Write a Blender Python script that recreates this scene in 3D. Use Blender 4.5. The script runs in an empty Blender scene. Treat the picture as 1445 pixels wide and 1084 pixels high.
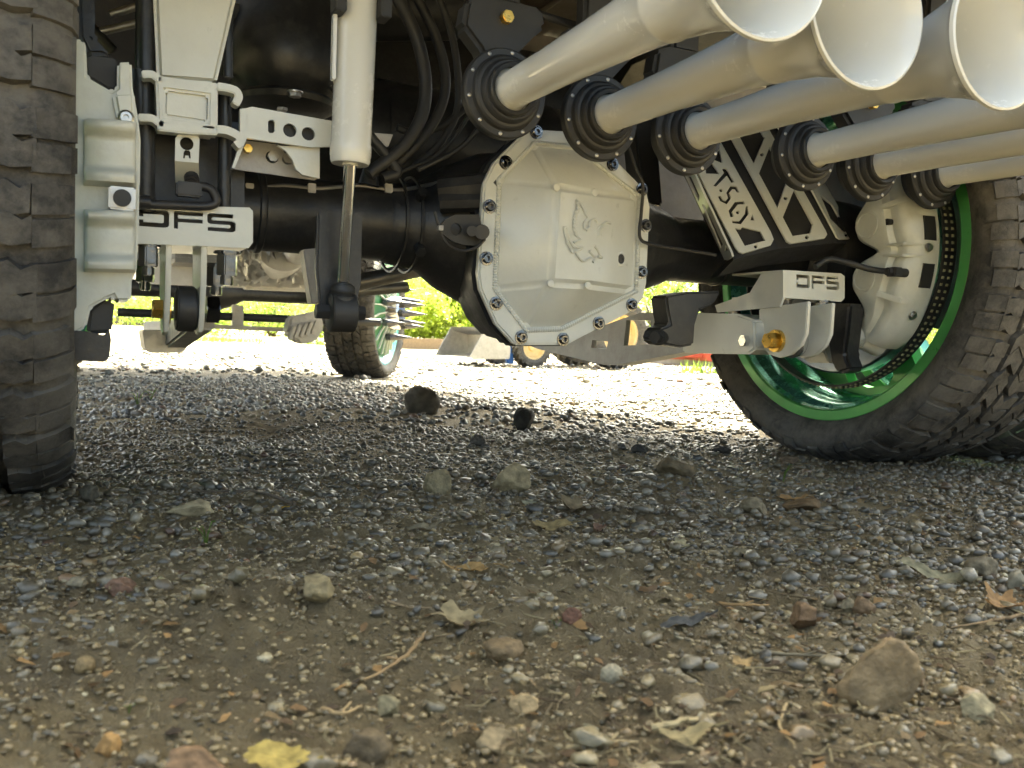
import bpy, bmesh, math, random
import numpy as np
from mathutils import Vector, Matrix, noise as mnoise
from mathutils.geometry import tessellate_polygon

random.seed(7)
SC = bpy.context.scene
COL = SC.collection
R_ = math.radians

# ---------------------------------------------------------------- camera
CAM_H = 0.225
F_PX = 1250.0
YAW, PITCH, ROLL = R_(25.92), R_(-2.95), R_(1.97)
_f = Vector((math.sin(YAW) * math.cos(PITCH), math.cos(YAW) * math.cos(PITCH), math.sin(PITCH)))
_r = Vector((math.cos(YAW), -math.sin(YAW), 0))
_u = _r.cross(_f)
RIGHT = _r * math.cos(ROLL) + _u * math.sin(ROLL)
UP = -_r * math.sin(ROLL) + _u * math.cos(ROLL)
FWD = _f
CAM = Vector((0, 0, CAM_H))
cd = bpy.data.cameras.new('camera')
cam = bpy.data.objects.new('camera', cd)
COL.objects.link(cam)
cam.matrix_world = Matrix(((RIGHT.x, UP.x, -FWD.x, 0), (RIGHT.y, UP.y, -FWD.y, 0), (RIGHT.z, UP.z, -FWD.z, CAM_H), (0, 0, 0, 1)))
cd.sensor_width = 36.0
cd.lens = F_PX / 1445.0 * 36.0
cd.clip_start = 0.02
cd.clip_end = 800
cd.dof.use_dof = True
cd.dof.focus_distance = 1.45
cd.dof.aperture_fstop = 13.0
SC.camera = cam

# ---------------------------------------------------------------- sky, sun, exposure
SUN_AZ = math.atan2(0.52, 0.85)      # from +Y towards +X: ahead and to the right
SUN_EL = R_(57)
world = bpy.data.worlds.new('World')
SC.world = world
world.use_nodes = True
wn = world.node_tree
bg = wn.nodes['Background']
sky = wn.nodes.new('ShaderNodeTexSky')
sky.sky_type = 'NISHITA'
sky.sun_disc = False
sky.sun_elevation = SUN_EL
sky.sun_rotation = SUN_AZ
sky.air_density = 0.55
sky.dust_density = 7.0
sky.ozone_density = 0.4
wn.links.new(sky.outputs[0], bg.inputs[0])
bg.inputs[1].default_value = 0.105
sd = bpy.data.lights.new('sun', 'SUN')
sd.energy = 5.0
sd.angle = R_(0.5)
sd.color = (1.0, 0.95, 0.87)
sun = bpy.data.objects.new('sun', sd)
COL.objects.link(sun)
sdir = Vector((math.sin(SUN_AZ) * math.cos(SUN_EL), math.cos(SUN_AZ) * math.cos(SUN_EL), math.sin(SUN_EL)))
sun.rotation_euler = (-sdir).to_track_quat('-Z', 'Y').to_euler()
sun.location = (6, 8, 12)
SC.view_settings.view_transform = 'Standard'
SC.view_settings.look = 'None'
SC.view_settings.gamma = 1.0
SC.view_settings.exposure = 3.4
SC.view_settings.use_white_balance = True
SC.view_settings.white_balance_temperature = 7350
SC.view_settings.white_balance_tint = -6
SC.render.engine = 'CYCLES'
SC.cycles.use_denoising = True
SC.cycles.max_bounces = 6
SC.cycles.diffuse_bounces = 4
SC.cycles.glossy_bounces = 4
SC.cycles.adaptive_threshold = 0.03
SC.cycles.sample_clamp_indirect = 8.0

# ---------------------------------------------------------------- picture point -> place in the scene
def ray(px, py):
    return RIGHT * ((px - 722.5) / F_PX) - UP * ((py - 542.0) / F_PX) + FWD
def onY(px, py, Y):
    d = ray(px, py); return CAM + d * (Y / d.y)
def onX(px, py, X):
    d = ray(px, py); return CAM + d * (X / d.x)
def onZ(px, py, Z):
    d = ray(px, py); return CAM + d * ((Z - CAM_H) / d.z)
def onP(px, py, p0, n):
    d = ray(px, py); return CAM + d * ((p0 - CAM).dot(n) / d.dot(n))
def crop(x0, y0, s):
    return lambda x, y: (x0 + s * x, y0 + s * y)
c1 = crop(0, 0, .2584); c2 = crop(300, 0, .2584); c3 = crop(640, 0, .2584); c5 = crop(80, 270, .2584)
c6 = crop(400, 250, .2584); c7 = crop(660, 160, .3138); c8 = crop(900, 150, .2305)
d1 = crop(1000, 330, .3082); d2 = crop(1150, 220, .2583); d3 = crop(540, 390, .3599)

# layout of the truck (metres): X to the right, Y forwards, Z up
MID, Y0, ZC = 0.688, 1.381, 0.407
LIP_X, LIP_R, TYRE_R = 1.388, 0.334, 0.422

def sstep(a, b, x):
    t = np.clip((x - a) / (b - a), 0, 1); return t * t * (3 - 2 * t)

# ---------------------------------------------------------------- materials
MATS = {}
def nodes_of(name):
    m = bpy.data.materials.new(name); m.use_nodes = True
    nt = m.node_tree; b = nt.nodes['Principled BSDF']; MATS[name] = m
    return m, nt, b
def N(nt, t, **kw):
    n = nt.nodes.new(t)
    for k, v in kw.items():
        if k.startswith('i_'):
            key = k[2:]
            key = int(key) if key.isdigit() else key
            n.inputs[key].default_value = v
        else: setattr(n, k, v)
    return n
def ramp(nt, stops):
    r = nt.nodes.new('ShaderNodeValToRGB'); e = r.color_ramp.elements
    while len(e) < len(stops): e.new(0.5)
    for k, (p, c) in enumerate(stops):
        e[k].position = p; e[k].color = (*c, 1) if len(c) == 3 else c
    return r
def paint(name, col, rough=.35, metal=0., coat=0., dirt=(.2, .17, .13), dirt_amt=.25, nscale=14, bump=.04, bscale=220, var=.10, spec=.5):
    """painted or bare metal: colour varied by wear, dust film, fine orange-peel relief"""
    m, nt, b = nodes_of(name); L = nt.links.new
    tc = N(nt, 'ShaderNodeTexCoord')
    n1 = N(nt, 'ShaderNodeTexNoise', i_Scale=nscale, i_Detail=6.0, i_Roughness=.65)
    n2 = N(nt, 'ShaderNodeTexNoise', i_Scale=bscale, i_Detail=3.0)
    L(tc.outputs['Object'], n1.inputs['Vector']); L(tc.outputs['Object'], n2.inputs['Vector'])
    r1 = ramp(nt, [(.3, tuple(c * (1 - var) for c in col)), (.7, tuple(min(1, c * (1 + var)) for c in col))])
    L(n1.outputs[0], r1.inputs[0])
    r2 = ramp(nt, [(.48, (0, 0, 0)), (.78, (dirt_amt,) * 3)])
    n3 = N(nt, 'ShaderNodeTexNoise', i_Scale=nscale * 2.7, i_Detail=8.0, i_Roughness=.75)
    L(tc.outputs['Object'], n3.inputs['Vector']); L(n3.outputs[0], r2.inputs[0])
    mx = N(nt, 'ShaderNodeMix', data_type='RGBA'); L(r2.outputs[0], mx.inputs[0]); L(r1.outputs[0], mx.inputs[6])
    mx.inputs[7].default_value = (*dirt, 1); L(mx.outputs[2], b.inputs['Base Color'])
    rr = N(nt, 'ShaderNodeMapRange', i_1=.3, i_2=.75, i_3=max(.03, rough - .1), i_4=min(1, rough + .18))
    L(n3.outputs[0], rr.inputs[0]); L(rr.outputs[0], b.inputs['Roughness'])
    b.inputs['Metallic'].default_value = metal
    b.inputs['Specular IOR Level'].default_value = spec
    if coat: b.inputs['Coat Weight'].default_value = coat; b.inputs['Coat Roughness'].default_value = .12
    bp = N(nt, 'ShaderNodeBump', i_Strength=bump, i_Distance=.004); L(n2.outputs[0], bp.inputs['Height']); L(bp.outputs[0], b.inputs['Normal'])
    return m
WHITE = paint('white_powder_coat', (.60, .61, .565), .33, coat=.35, dirt_amt=.07, bump=.06, bscale=160, var=.03)
CASTW = paint('white_cast_paint', (.575, .59, .54), .36, coat=.25, dirt_amt=.16, bump=.16, bscale=110, var=.05)
HORNW = paint('horn_white_enamel', (.61, .61, .575), .20, coat=.5, dirt_amt=.03, nscale=4, bump=.008, bscale=240, var=.015)
BLACK = paint('black_chassis_paint', (.016, .017, .019), .38, dirt=(.09, .085, .08), dirt_amt=.45, bump=.12, bscale=130, var=.25)
BLACKM = paint('matt_black_casting', (.022, .022, .022), .52, dirt=(.08, .075, .07), dirt_amt=.22, bump=.05, bscale=300, var=.15)
PLASTIC = paint('black_plastic', (.02, .02, .022), .45, dirt_amt=.12, bump=.05, var=.1)
CHROME = paint('chrome', (.78, .78, .78), .10, 1.0, dirt_amt=.06, bump=.01, var=.05)
STUD = paint('black_chrome_stud', (.16, .16, .165), .14, 1.0, dirt_amt=.2, bump=.1, bscale=90, var=.2)
STEEL = paint('bare_steel', (.46, .45, .43), .36, 1.0, dirt=(.2, .16, .12), dirt_amt=.3, bump=.08, var=.15)
SHIELD = paint('crumpled_heat_shield', (.76, .76, .75), .36, .35, dirt_amt=.05, bump=.6, bscale=22, var=.12)
ZINC = paint('yellow_zinc', (.85, .56, .15), .30, 1.0, dirt=(.35, .18, .05), dirt_amt=.2, nscale=60, bump=.03, var=.15)
GREYM = paint('weathered_grey_plate', (.36, .35, .335), .45, .25, dirt=(.2, .17, .13), dirt_amt=.35, bump=.12, var=.15)
GREEN = paint('green_anodised', (.075, .33, .085), .34, .35, coat=.3, dirt=(.10, .12, .08), dirt_amt=.18, bump=.03, var=.08)
GREENB = paint('green_barrel', (.13, .40, .33), .23, .6, coat=.6, dirt=(.08, .10, .08), dirt_amt=.12, bump=.02, var=.1)
VANEG = paint('front_wheel_green', (.014, .13, .035), .4, dirt_amt=.1, var=.1)
SPIKE = paint('dark_spike_metal', (.10, .10, .11), .28, .7, dirt_amt=.1, var=.1)
DISC = paint('brake_disc_steel', (.34, .38, .43), .34, 1.0, dirt_amt=.2, bump=.05, var=.1)
BROWNPAN = paint('undercoated_floor', (.15, .135, .12), .6, dirt=(.22, .19, .15), dirt_amt=.4, bump=.2, bscale=50, var=.2)
BODYP = paint('body_paint', (.62, .64, .62), .25, coat=.8, dirt_amt=.1, bump=.01, var=.02)
BLUEP = paint('blue_machine_paint', (.03, .16, .55), .4, dirt=(.25, .2, .15), dirt_amt=.35, var=.15)
REDP = paint('red_machine_paint', (.55, .08, .04), .45, dirt=(.3, .22, .16), dirt_amt=.3, var=.15)
CREAM = paint('cream_rim_paint', (.70, .52, .25), .45, dirt=(.3, .24, .17), dirt_amt=.3, var=.1)
LEDM = paint('led_lens', (.34, .32, .20), .3, dirt_amt=.1, var=.05)

def rubber(name, dust):
    m, nt, b = nodes_of(name); L = nt.links.new
    tc = N(nt, 'ShaderNodeTexCoord')
    n1 = N(nt, 'ShaderNodeTexNoise', i_Scale=9.0, i_Detail=8.0, i_Roughness=.7); L(tc.outputs['Object'], n1.inputs['Vector'])
    n2 = N(nt, 'ShaderNodeTexNoise', i_Scale=110.0, i_Detail=8.0, i_Roughness=.75); L(tc.outputs['Object'], n2.inputs['Vector'])
    n4 = N(nt, 'ShaderNodeTexNoise', i_Scale=48.0, i_Detail=8.0, i_Roughness=.75); L(tc.outputs['Object'], n4.inputs['Vector'])
    mm = N(nt, 'ShaderNodeMath', operation='MULTIPLY_ADD', i_1=.45); L(n4.outputs[0], mm.inputs[0]); ms_ = N(nt, 'ShaderNodeMath', operation='MULTIPLY', i_1=.58); L(n1.outputs[0], ms_.inputs[0]); L(ms_.outputs[0], mm.inputs[2])
    r1 = ramp(nt, [(.42, (.024, .023, .022)), (.56, dust), (.72, tuple(1.5 * q for q in dust))]); L(mm.outputs[0], r1.inputs[0])
    L(r1.outputs[0], b.inputs['Base Color'])
    rr = N(nt, 'ShaderNodeMapRange', i_1=.3, i_2=.7, i_3=.5, i_4=.85); L(n1.outputs[0], rr.inputs[0]); L(rr.outputs[0], b.inputs['Roughness'])
    bp = N(nt, 'ShaderNodeBump', i_Strength=.7, i_Distance=.004); L(n2.outputs[0], bp.inputs['Height']); L(bp.outputs[0], b.inputs['Normal'])
    return m
RUBBER = rubber('dusty_tyre_rubber', (.105, .097, .084))

def mat_ground():
    m, nt, b = nodes_of('packed_dirt_and_gravel'); L = nt.links.new
    g = N(nt, 'ShaderNodeNewGeometry')
    n1 = N(nt, 'ShaderNodeTexNoise', i_Scale=3.5, i_Detail=9.0, i_Roughness=.72); L(g.outputs['Position'], n1.inputs['Vector'])
    r1 = ramp(nt, [(.32, (.100, .071, .032)), (.50, (.215, .157, .072)), (.70, (.31, .232, .115))]); L(n1.outputs[0], r1.inputs[0])
    v = N(nt, 'ShaderNodeTexVoronoi', i_Scale=75.0); L(g.outputs['Position'], v.inputs['Vector'])
    rv = ramp(nt, [(0, (.20, .185, .165)), (.35, (.27, .25, .225)), (.7, (.38, .355, .32)), (1, (.25, .215, .18))]); rv.color_ramp.interpolation = 'CONSTANT'  # pale stops put sunlit brightness into the far gravel colour
    sx = N(nt, 'ShaderNodeSeparateColor'); L(v.outputs['Color'], sx.inputs[0]); L(sx.outputs[0], rv.inputs[0])
    # far ahead the material takes over from the modelled pebbles
    sp = N(nt, 'ShaderNodeSeparateXYZ'); L(g.outputs['Position'], sp.inputs[0])
    sy = N(nt, 'ShaderNodeMath', operation='SUBTRACT', i_1=1.0); L(sp.outputs['Y'], sy.inputs[0])
    sa_ = N(nt, 'ShaderNodeMath', operation='ABSOLUTE'); L(sy.outputs[0], sa_.inputs[0])  # also pales the unseen yard behind the camera, to bounce warm fill
    far = N(nt, 'ShaderNodeMapRange', i_1=1.2, i_2=3.6, i_3=0.0, i_4=.85); L(sa_.outputs[0], far.inputs[0])
    vd = ramp(nt, [(.0, (1, 1, 1)), (.55, (.9, .9, .9)), (.75, (.15, .15, .15))]); 
    vs = N(nt, 'ShaderNodeMath', operation='MULTIPLY', i_1=1.6); L(v.outputs['Distance'], vs.inputs[0]); L(vs.outputs[0], vd.inputs[0])
    fm = N(nt, 'ShaderNodeMath', operation='MULTIPLY'); L(far.outputs[0], fm.inputs[0]); L(vd.outputs[0], fm.inputs[1])
    mx = N(nt, 'ShaderNodeMix', data_type='RGBA'); L(fm.outputs[0], mx.inputs[0]); L(r1.outputs[0], mx.inputs[6]); L(rv.outputs[0], mx.inputs[7])
    L(mx.outputs[2], b.inputs['Base Color'])
    b.inputs['Roughness'].default_value = .72
    n2 = N(nt, 'ShaderNodeTexNoise', i_Scale=120.0, i_Detail=6.0, i_Roughness=.7); L(g.outputs['Position'], n2.inputs['Vector'])
    n3 = N(nt, 'ShaderNodeTexNoise', i_Scale=480.0, i_Detail=3.0); L(g.outputs['Position'], n3.inputs['Vector'])
    ad = N(nt, 'ShaderNodeMath', operation='MULTIPLY_ADD', i_1=.5); L(n3.outputs[0], ad.inputs[0]); L(n2.outputs[0], ad.inputs[2])
    ad2 = N(nt, 'ShaderNodeMath', operation='SUBTRACT'); L(ad.outputs[0], ad2.inputs[0]); 
    fv = N(nt, 'ShaderNodeMath', operation='MULTIPLY'); L(far.outputs[0], fv.inputs[0]); L(v.outputs['Distance'], fv.inputs[1]); L(fv.outputs[0], ad2.inputs[1])
    bp = N(nt, 'ShaderNodeBump', i_Strength=1.0, i_Distance=.011); L(ad2.outputs[0], bp.inputs['Height']); L(bp.outputs[0], b.inputs['Normal'])
    return m
GROUND = mat_ground()

def mat_attr(name, rough, spec=.5, nscale=90, trans=0., bump=.35):
    """colour comes from each piece's own colour attribute, broken up by grain"""
    m, nt, b = nodes_of(name); L = nt.links.new
    at = N(nt, 'ShaderNodeAttribute', attribute_name='Col')
    g = N(nt, 'ShaderNodeNewGeometry')
    n1 = N(nt, 'ShaderNodeTexNoise', i_Scale=nscale, i_Detail=6.0, i_Roughness=.7); L(g.outputs['Position'], n1.inputs['Vector'])
    r1 = ramp(nt, [(.25, (.55, .55, .55)), (.75, (1.35, 1.33, 1.28))]); L(n1.outputs[0], r1.inputs[0])
    mx = N(nt, 'ShaderNodeMix', data_type='RGBA', blend_type='MULTIPLY'); mx.inputs[0].default_value = 1
    L(at.outputs['Color'], mx.inputs[6]); L(r1.outputs[0], mx.inputs[7]); L(mx.outputs[2], b.inputs['Base Color'])
    b.inputs['Roughness'].default_value = rough; b.inputs['Specular IOR Level'].default_value = spec
    n2 = N(nt, 'ShaderNodeTexNoise', i_Scale=nscale * 5, i_Detail=4.0); L(g.outputs['Position'], n2.inputs['Vector'])
    bp = N(nt, 'ShaderNodeBump', i_Strength=bump, i_Distance=.002); L(n2.outputs[0], bp.inputs['Height']); L(bp.outputs[0], b.inputs['Normal'])
    if trans:
        tr = N(nt, 'ShaderNodeBsdfTranslucent'); L(mx.outputs[2], tr.inputs[0])
        ms = N(nt, 'ShaderNodeMixShader'); ms.inputs[0].default_value = trans
        L(b.outputs[0], ms.inputs[1]); L(tr.outputs[0], ms.inputs[2]); L(ms.outputs[0], nt.nodes['Material Output'].inputs[0])
    return m
PEBBLE = mat_attr('pebble_stone', .30, .65, 160)
STONE = mat_attr('rough_stone', .72, .35, 55, bump=.8)
LITTER = mat_attr('dry_litter', .75, .3, 120, trans=.25)
LEAFM = mat_attr('live_leaves', .5, .4, 6, trans=.55, bump=0.)
BARK = mat_attr('bark_and_timber', .85, .2, 30, bump=.8)

# ---------------------------------------------------------------- mesh builder
class MB:
    def __init__(s): s.v = []; s.f = []; s.c = []
    def add(s, vs, fs, col=None):
        o = len(s.v); s.v += [tuple(p) for p in vs]; s.f += [tuple(i + o for i in f) for f in fs]
        s.c += [col or (1, 1, 1)] * len(vs)
        return s
    def box(s, c, size, rot=None, col=None):
        c = Vector(c); x, y, z = (q / 2 for q in size)
        vs = [Vector((a * x, b * y, d * z)) for a in (-1, 1) for b in (-1, 1) for d in (-1, 1)]
        if rot is not None: vs = [rot @ p for p in vs]
        return s.add([c + p for p in vs], [(0, 1, 3, 2), (4, 6, 7, 5), (0, 4, 5, 1), (2, 3, 7, 6), (0, 2, 6, 4), (1, 5, 7, 3)], col)
    def basis(s, ax):
        ax = Vector(ax).normalized(); t = Vector((0, 0, 1)) if abs(ax.z) < .9 else Vector((1, 0, 0))
        u = ax.cross(t).normalized(); return ax, u, ax.cross(u)
    def lathe(s, prof, o, ax, n=32, a0=0., a1=None, col=None, ph=0.):
        """prof: (distance along the axis, radius)"""
        o = Vector(o); ax, u, w = s.basis(ax); full = a1 is None
        if full: a1 = a0 + 2 * math.pi
        m = n if full else n + 1
        vs = []; fs = []
        for (a, r) in prof:
            for k in range(m):
                t = a0 + ph + (a1 - a0) * k / n
                vs.append(o + ax * a + (u * math.cos(t) + w * math.sin(t)) * max(r, 1e-5))
        for j in range(len(prof) - 1):
            for k in range(n):
                k2 = (k + 1) % m
                fs.append((j * m + k, j * m + k2, (j + 1) * m + k2, (j + 1) * m + k))
        return s.add(vs, fs, col)
    def cyl(s, p0, p1, r0, r1=None, n=20, col=None, ph=0.):
        p0, p1 = Vector(p0), Vector(p1); L = (p1 - p0).length; r1 = r0 if r1 is None else r1
        return s.lathe([(0, 0), (0, r0), (L, r1), (L, 0)], p0, p1 - p0, n, col=col, ph=ph)
    def tube(s, pts, r, n=8, col=None, cap=True):
        pts = [Vector(p) for p in pts]; vs = []; fs = []
        rr = r if callable(r) else (lambda t: r)
        prev = None
        for i, p in enumerate(pts):
            t = (pts[min(i + 1, len(pts) - 1)] - pts[max(i - 1, 0)]).normalized()
            if prev is None: _, u, w = s.basis(t)
            else:
                u = (prev - t * prev.dot(t)).normalized(); w = t.cross(u)
            prev = u
            q = rr(i / max(1, len(pts) - 1))
            vs += [p + (u * math.cos(a) + w * math.sin(a)) * q for a in (2 * math.pi * k / n for k in range(n))]
        for i in range(len(pts) - 1):
            for k in range(n):
                k2 = (k + 1) % n; fs.append((i * n + k, i * n + k2, (i + 1) * n + k2, (i + 1) * n + k))
        if cap: fs += [tuple(range(n))[::-1], tuple(range((len(pts) - 1) * n, len(pts) * n))]
        return s.add(vs, fs, col)
    def plate(s, outer, vec, holes=(), col=None):
        loops = [[Vector(p) for p in outer]] + [[Vector(p) for p in h] for h in holes]
        flat = [p for l in loops for p in l]; n = len(flat); vec = Vector(vec)
        tris = tessellate_polygon(loops)
        fs = [tuple(t) for t in tris] + [tuple(i + n for i in t[::-1]) for t in tris]
        o = 0
        for l in loops:
            for k in range(len(l)):
                k2 = (k + 1) % len(l); fs.append((o + k, o + k2, o + k2 + n, o + k + n))
            o += len(l)
        return s.add(flat + [p + vec for p in flat], fs, col)
    def loft(s, rings, cap=True, col=None):
        m = len(rings[0]); vs = [p for r in rings for p in r]; fs = []
        for j in range(len(rings) - 1):
            for k in range(m):
                k2 = (k + 1) % m; fs.append((j * m + k, j * m + k2, (j + 1) * m + k2, (j + 1) * m + k))
        if cap: fs += [tuple(range(m))[::-1], tuple(range((len(rings) - 1) * m, len(rings) * m))]
        return s.add(vs, fs, col)
    def mesh(s, name, mat, bevel=0., angle=38, seg=2, flat=False, normals=True):
        me = bpy.data.meshes.new(name); bm = bmesh.new()
        lay = bm.verts.layers.float_color.new('Col') if mat in (STONE, LITTER, LEAFM, BARK, PEBBLE) else None
        bv = [bm.verts.new(p) for p in s.v]
        if lay:
            for q, c in zip(bv, s.c): q[lay] = (*c, 1)
        for f in s.f:
            try: bm.faces.new([bv[i] for i in f])
            except ValueError: pass
        bmesh.ops.remove_doubles(bm, verts=bm.verts, dist=2e-5)
        bmesh.ops.dissolve_degenerate(bm, edges=bm.edges, dist=1e-5)
        if normals: bmesh.ops.recalc_face_normals(bm, faces=bm.faces)
        if bevel:
            es = [e for e in bm.edges if len(e.link_faces) == 2 and e.calc_face_angle(0) > R_(30)]
            bmesh.ops.bevel(bm, geom=es, offset=bevel, segments=seg, affect='EDGES', clamp_overlap=True)
        bm.to_mesh(me); bm.free(); me.materials.append(mat)
        if not flat:
            me.shade_smooth(); me.set_sharp_from_angle(angle=R_(angle))
        return me
    def build(s, name, mat, parent=None, label=None, **kw):
        o = bpy.data.objects.new(name, s.mesh(name, mat, **kw)); COL.objects.link(o)
        if parent is not None: attach(o, parent)
        if label: o['label'] = label
        return o
WORLD_OF = {}
def attach(o, parent):
    o.parent = parent
    if parent.type == 'EMPTY': o.matrix_parent_inverse = Matrix.Translation(-parent.location)
def inst(me, name, parent, loc, rot=None, scale=None, label=None):
    o = bpy.data.objects.new(name, me); COL.objects.link(o)
    if parent is not None: attach(o, parent)
    o.location = loc
    if rot is not None: o.rotation_euler = rot
    if scale is not None: o.scale = scale
    if label: o['label'] = label
    return o
def tag(o, label=None, cat=None, group=None, kind=None):
    if label: o['label'] = label
    if cat: o['category'] = cat
    if group: o['group'] = group
    if kind: o['kind'] = kind
    return o
def empty(name, loc):
    o = bpy.data.objects.new(name, None); COL.objects.link(o); o.location = loc; o.empty_display_size = .2
    return o
def aim(ax):     # rotation that turns +Z into ax
    return Vector(ax).to_track_quat('Z', 'Y').to_euler()
def circ(c, u, w, r, n=20):
    return [c + (u * math.cos(2 * math.pi * k / n) + w * math.sin(2 * math.pi * k / n)) * r for k in range(n)]
EXV, EYV, EZV = Vector((1, 0, 0)), Vector((0, 1, 0)), Vector((0, 0, 1))
def curve(pts, n=8):
    """Catmull-Rom through pts"""
    P = [Vector(p) for p in pts]; P = [P[0] * 2 - P[1]] + P + [P[-1] * 2 - P[-2]]; out = []
    for i in range(1, len(P) - 2):
        for k in range(n):
            t = k / n; a, b, c, d = P[i - 1:i + 3]
            out.append(.5 * ((2 * b) + (c - a) * t + (2 * a - 5 * b + 4 * c - d) * t * t + (3 * b - a - 3 * c + d) * t ** 3))
    out.append(P[-2]); return out

def np_mesh(name, v, f, mat, colors=None, smooth=True):
    me = bpy.data.meshes.new(name)
    me.vertices.add(len(v)); me.vertices.foreach_set('co', v.astype(np.float32).ravel())
    k = f.shape[1]
    me.loops.add(f.size); me.loops.foreach_set('vertex_index', f.astype(np.int32).ravel())
    me.polygons.add(len(f)); me.polygons.foreach_set('loop_start', np.arange(0, f.size, k, dtype=np.int32))
    try: me.polygons.foreach_set('loop_total', np.full(len(f), k, dtype=np.int32))
    except Exception: pass
    if colors is not None:
        a = me.color_attributes.new('Col', 'FLOAT_COLOR', 'POINT')
        a.data.foreach_set('color', np.c_[colors, np.ones(len(v))].astype(np.float32).ravel())
    me.update(calc_edges=True); me.validate()
    if smooth: me.shade_smooth()
    me.materials.append(mat)
    o = bpy.data.objects.new(name, me); COL.objects.link(o)
    return o

# ---------------------------------------------------------------- ground
def vnoise(x, y, seed=0):
    xi = np.floor(x).astype(np.int64); yi = np.floor(y).astype(np.int64); fx = x - xi; fy = y - yi
    def h(a, b):
        n = (a * 374761393 + b * 668265263 + seed * 982451653) & 0x7fffffff
        n = ((n ^ (n >> 13)) * 1274126177) & 0x7fffffff
        return ((n ^ (n >> 16)) & 0xffff) / 65535.0
    sx = fx * fx * (3 - 2 * fx); sy = fy * fy * (3 - 2 * fy)
    return (h(xi, yi) * (1 - sx) + h(xi + 1, yi) * sx) * (1 - sy) + (h(xi, yi + 1) * (1 - sx) + h(xi + 1, yi + 1) * sx) * sy - .5
def gz(x, y):
    x = np.asarray(x, float); y = np.asarray(y, float)
    z = -.055 * sstep(1.5, 5.5, y)
    near = 1 - .85 * sstep(2.0, 6.0, np.hypot(x, y))
    z = z + near * (.018 * vnoise(x * 3.1 + 7, y * 3.1, 1) + .011 * vnoise(x * 9, y * 9, 2) + .006 * vnoise(x * 27, y * 27, 3))
    # fine crumbs of dirt close to the lens
    fine = 1 - sstep(.9, 1.8, np.hypot(x, y))
    z = z + fine * (.008 * vnoise(x * 70, y * 70, 4) + .006 * vnoise(x * 170, y * 170, 5))
    # low mound of packed dirt left of the middle
    z = z + (.016 + .012 * vnoise(x * 45, y * 45, 41) + .008 * vnoise(x * 110, y * 110, 42)) * np.exp(-(((x - .135) / .075) ** 2 + ((y - .70) / .06) ** 2))
    # the shallow heap of dirt behind the differential's shade
    z = z + .022 * np.exp(-(((x - .95) / .22) ** 2 + ((y - 1.55) / .20) ** 2)) + .03 * np.exp(-(((x - .8) / .45) ** 2 + ((y - 2.35) / .25) ** 2))
    return z
def G(x, y): return float(gz(x, y))

na, nd = 520, 460
ang = np.linspace(R_(-42), R_(98), na)                      # measured from +Y towards +X
dist = .16 * (60 / .16) ** np.linspace(0, 1, nd)
# grid with cells that grow with distance from where one stands, so relief stays fine where it shows
AA, DD = np.meshgrid(ang, dist)
gx = DD * np.sin(AA); gy = DD * np.cos(AA)
gv = np.stack([gx, gy, gz(gx, gy)], -1).reshape(-1, 3)
ii = np.arange(nd - 1)[:, None] * na + np.arange(na - 1)[None, :]
gf = np.stack([ii, ii + 1, ii + na + 1, ii + na], -1).reshape(-1, 4)
ground = np_mesh('gravel_ground', gv, gf[:, ::-1], GROUND)
tag(ground, kind='structure')
# the same yard going on to the horizon, a sheet just below
far = MB(); S = 500
far.add([(-S, -S, -.075), (S, -S, -.075), (S, S, -.075), (-S, S, -.075)], [(0, 1, 2, 3)])
tag(far.build('ground', GROUND), kind='structure')

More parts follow.
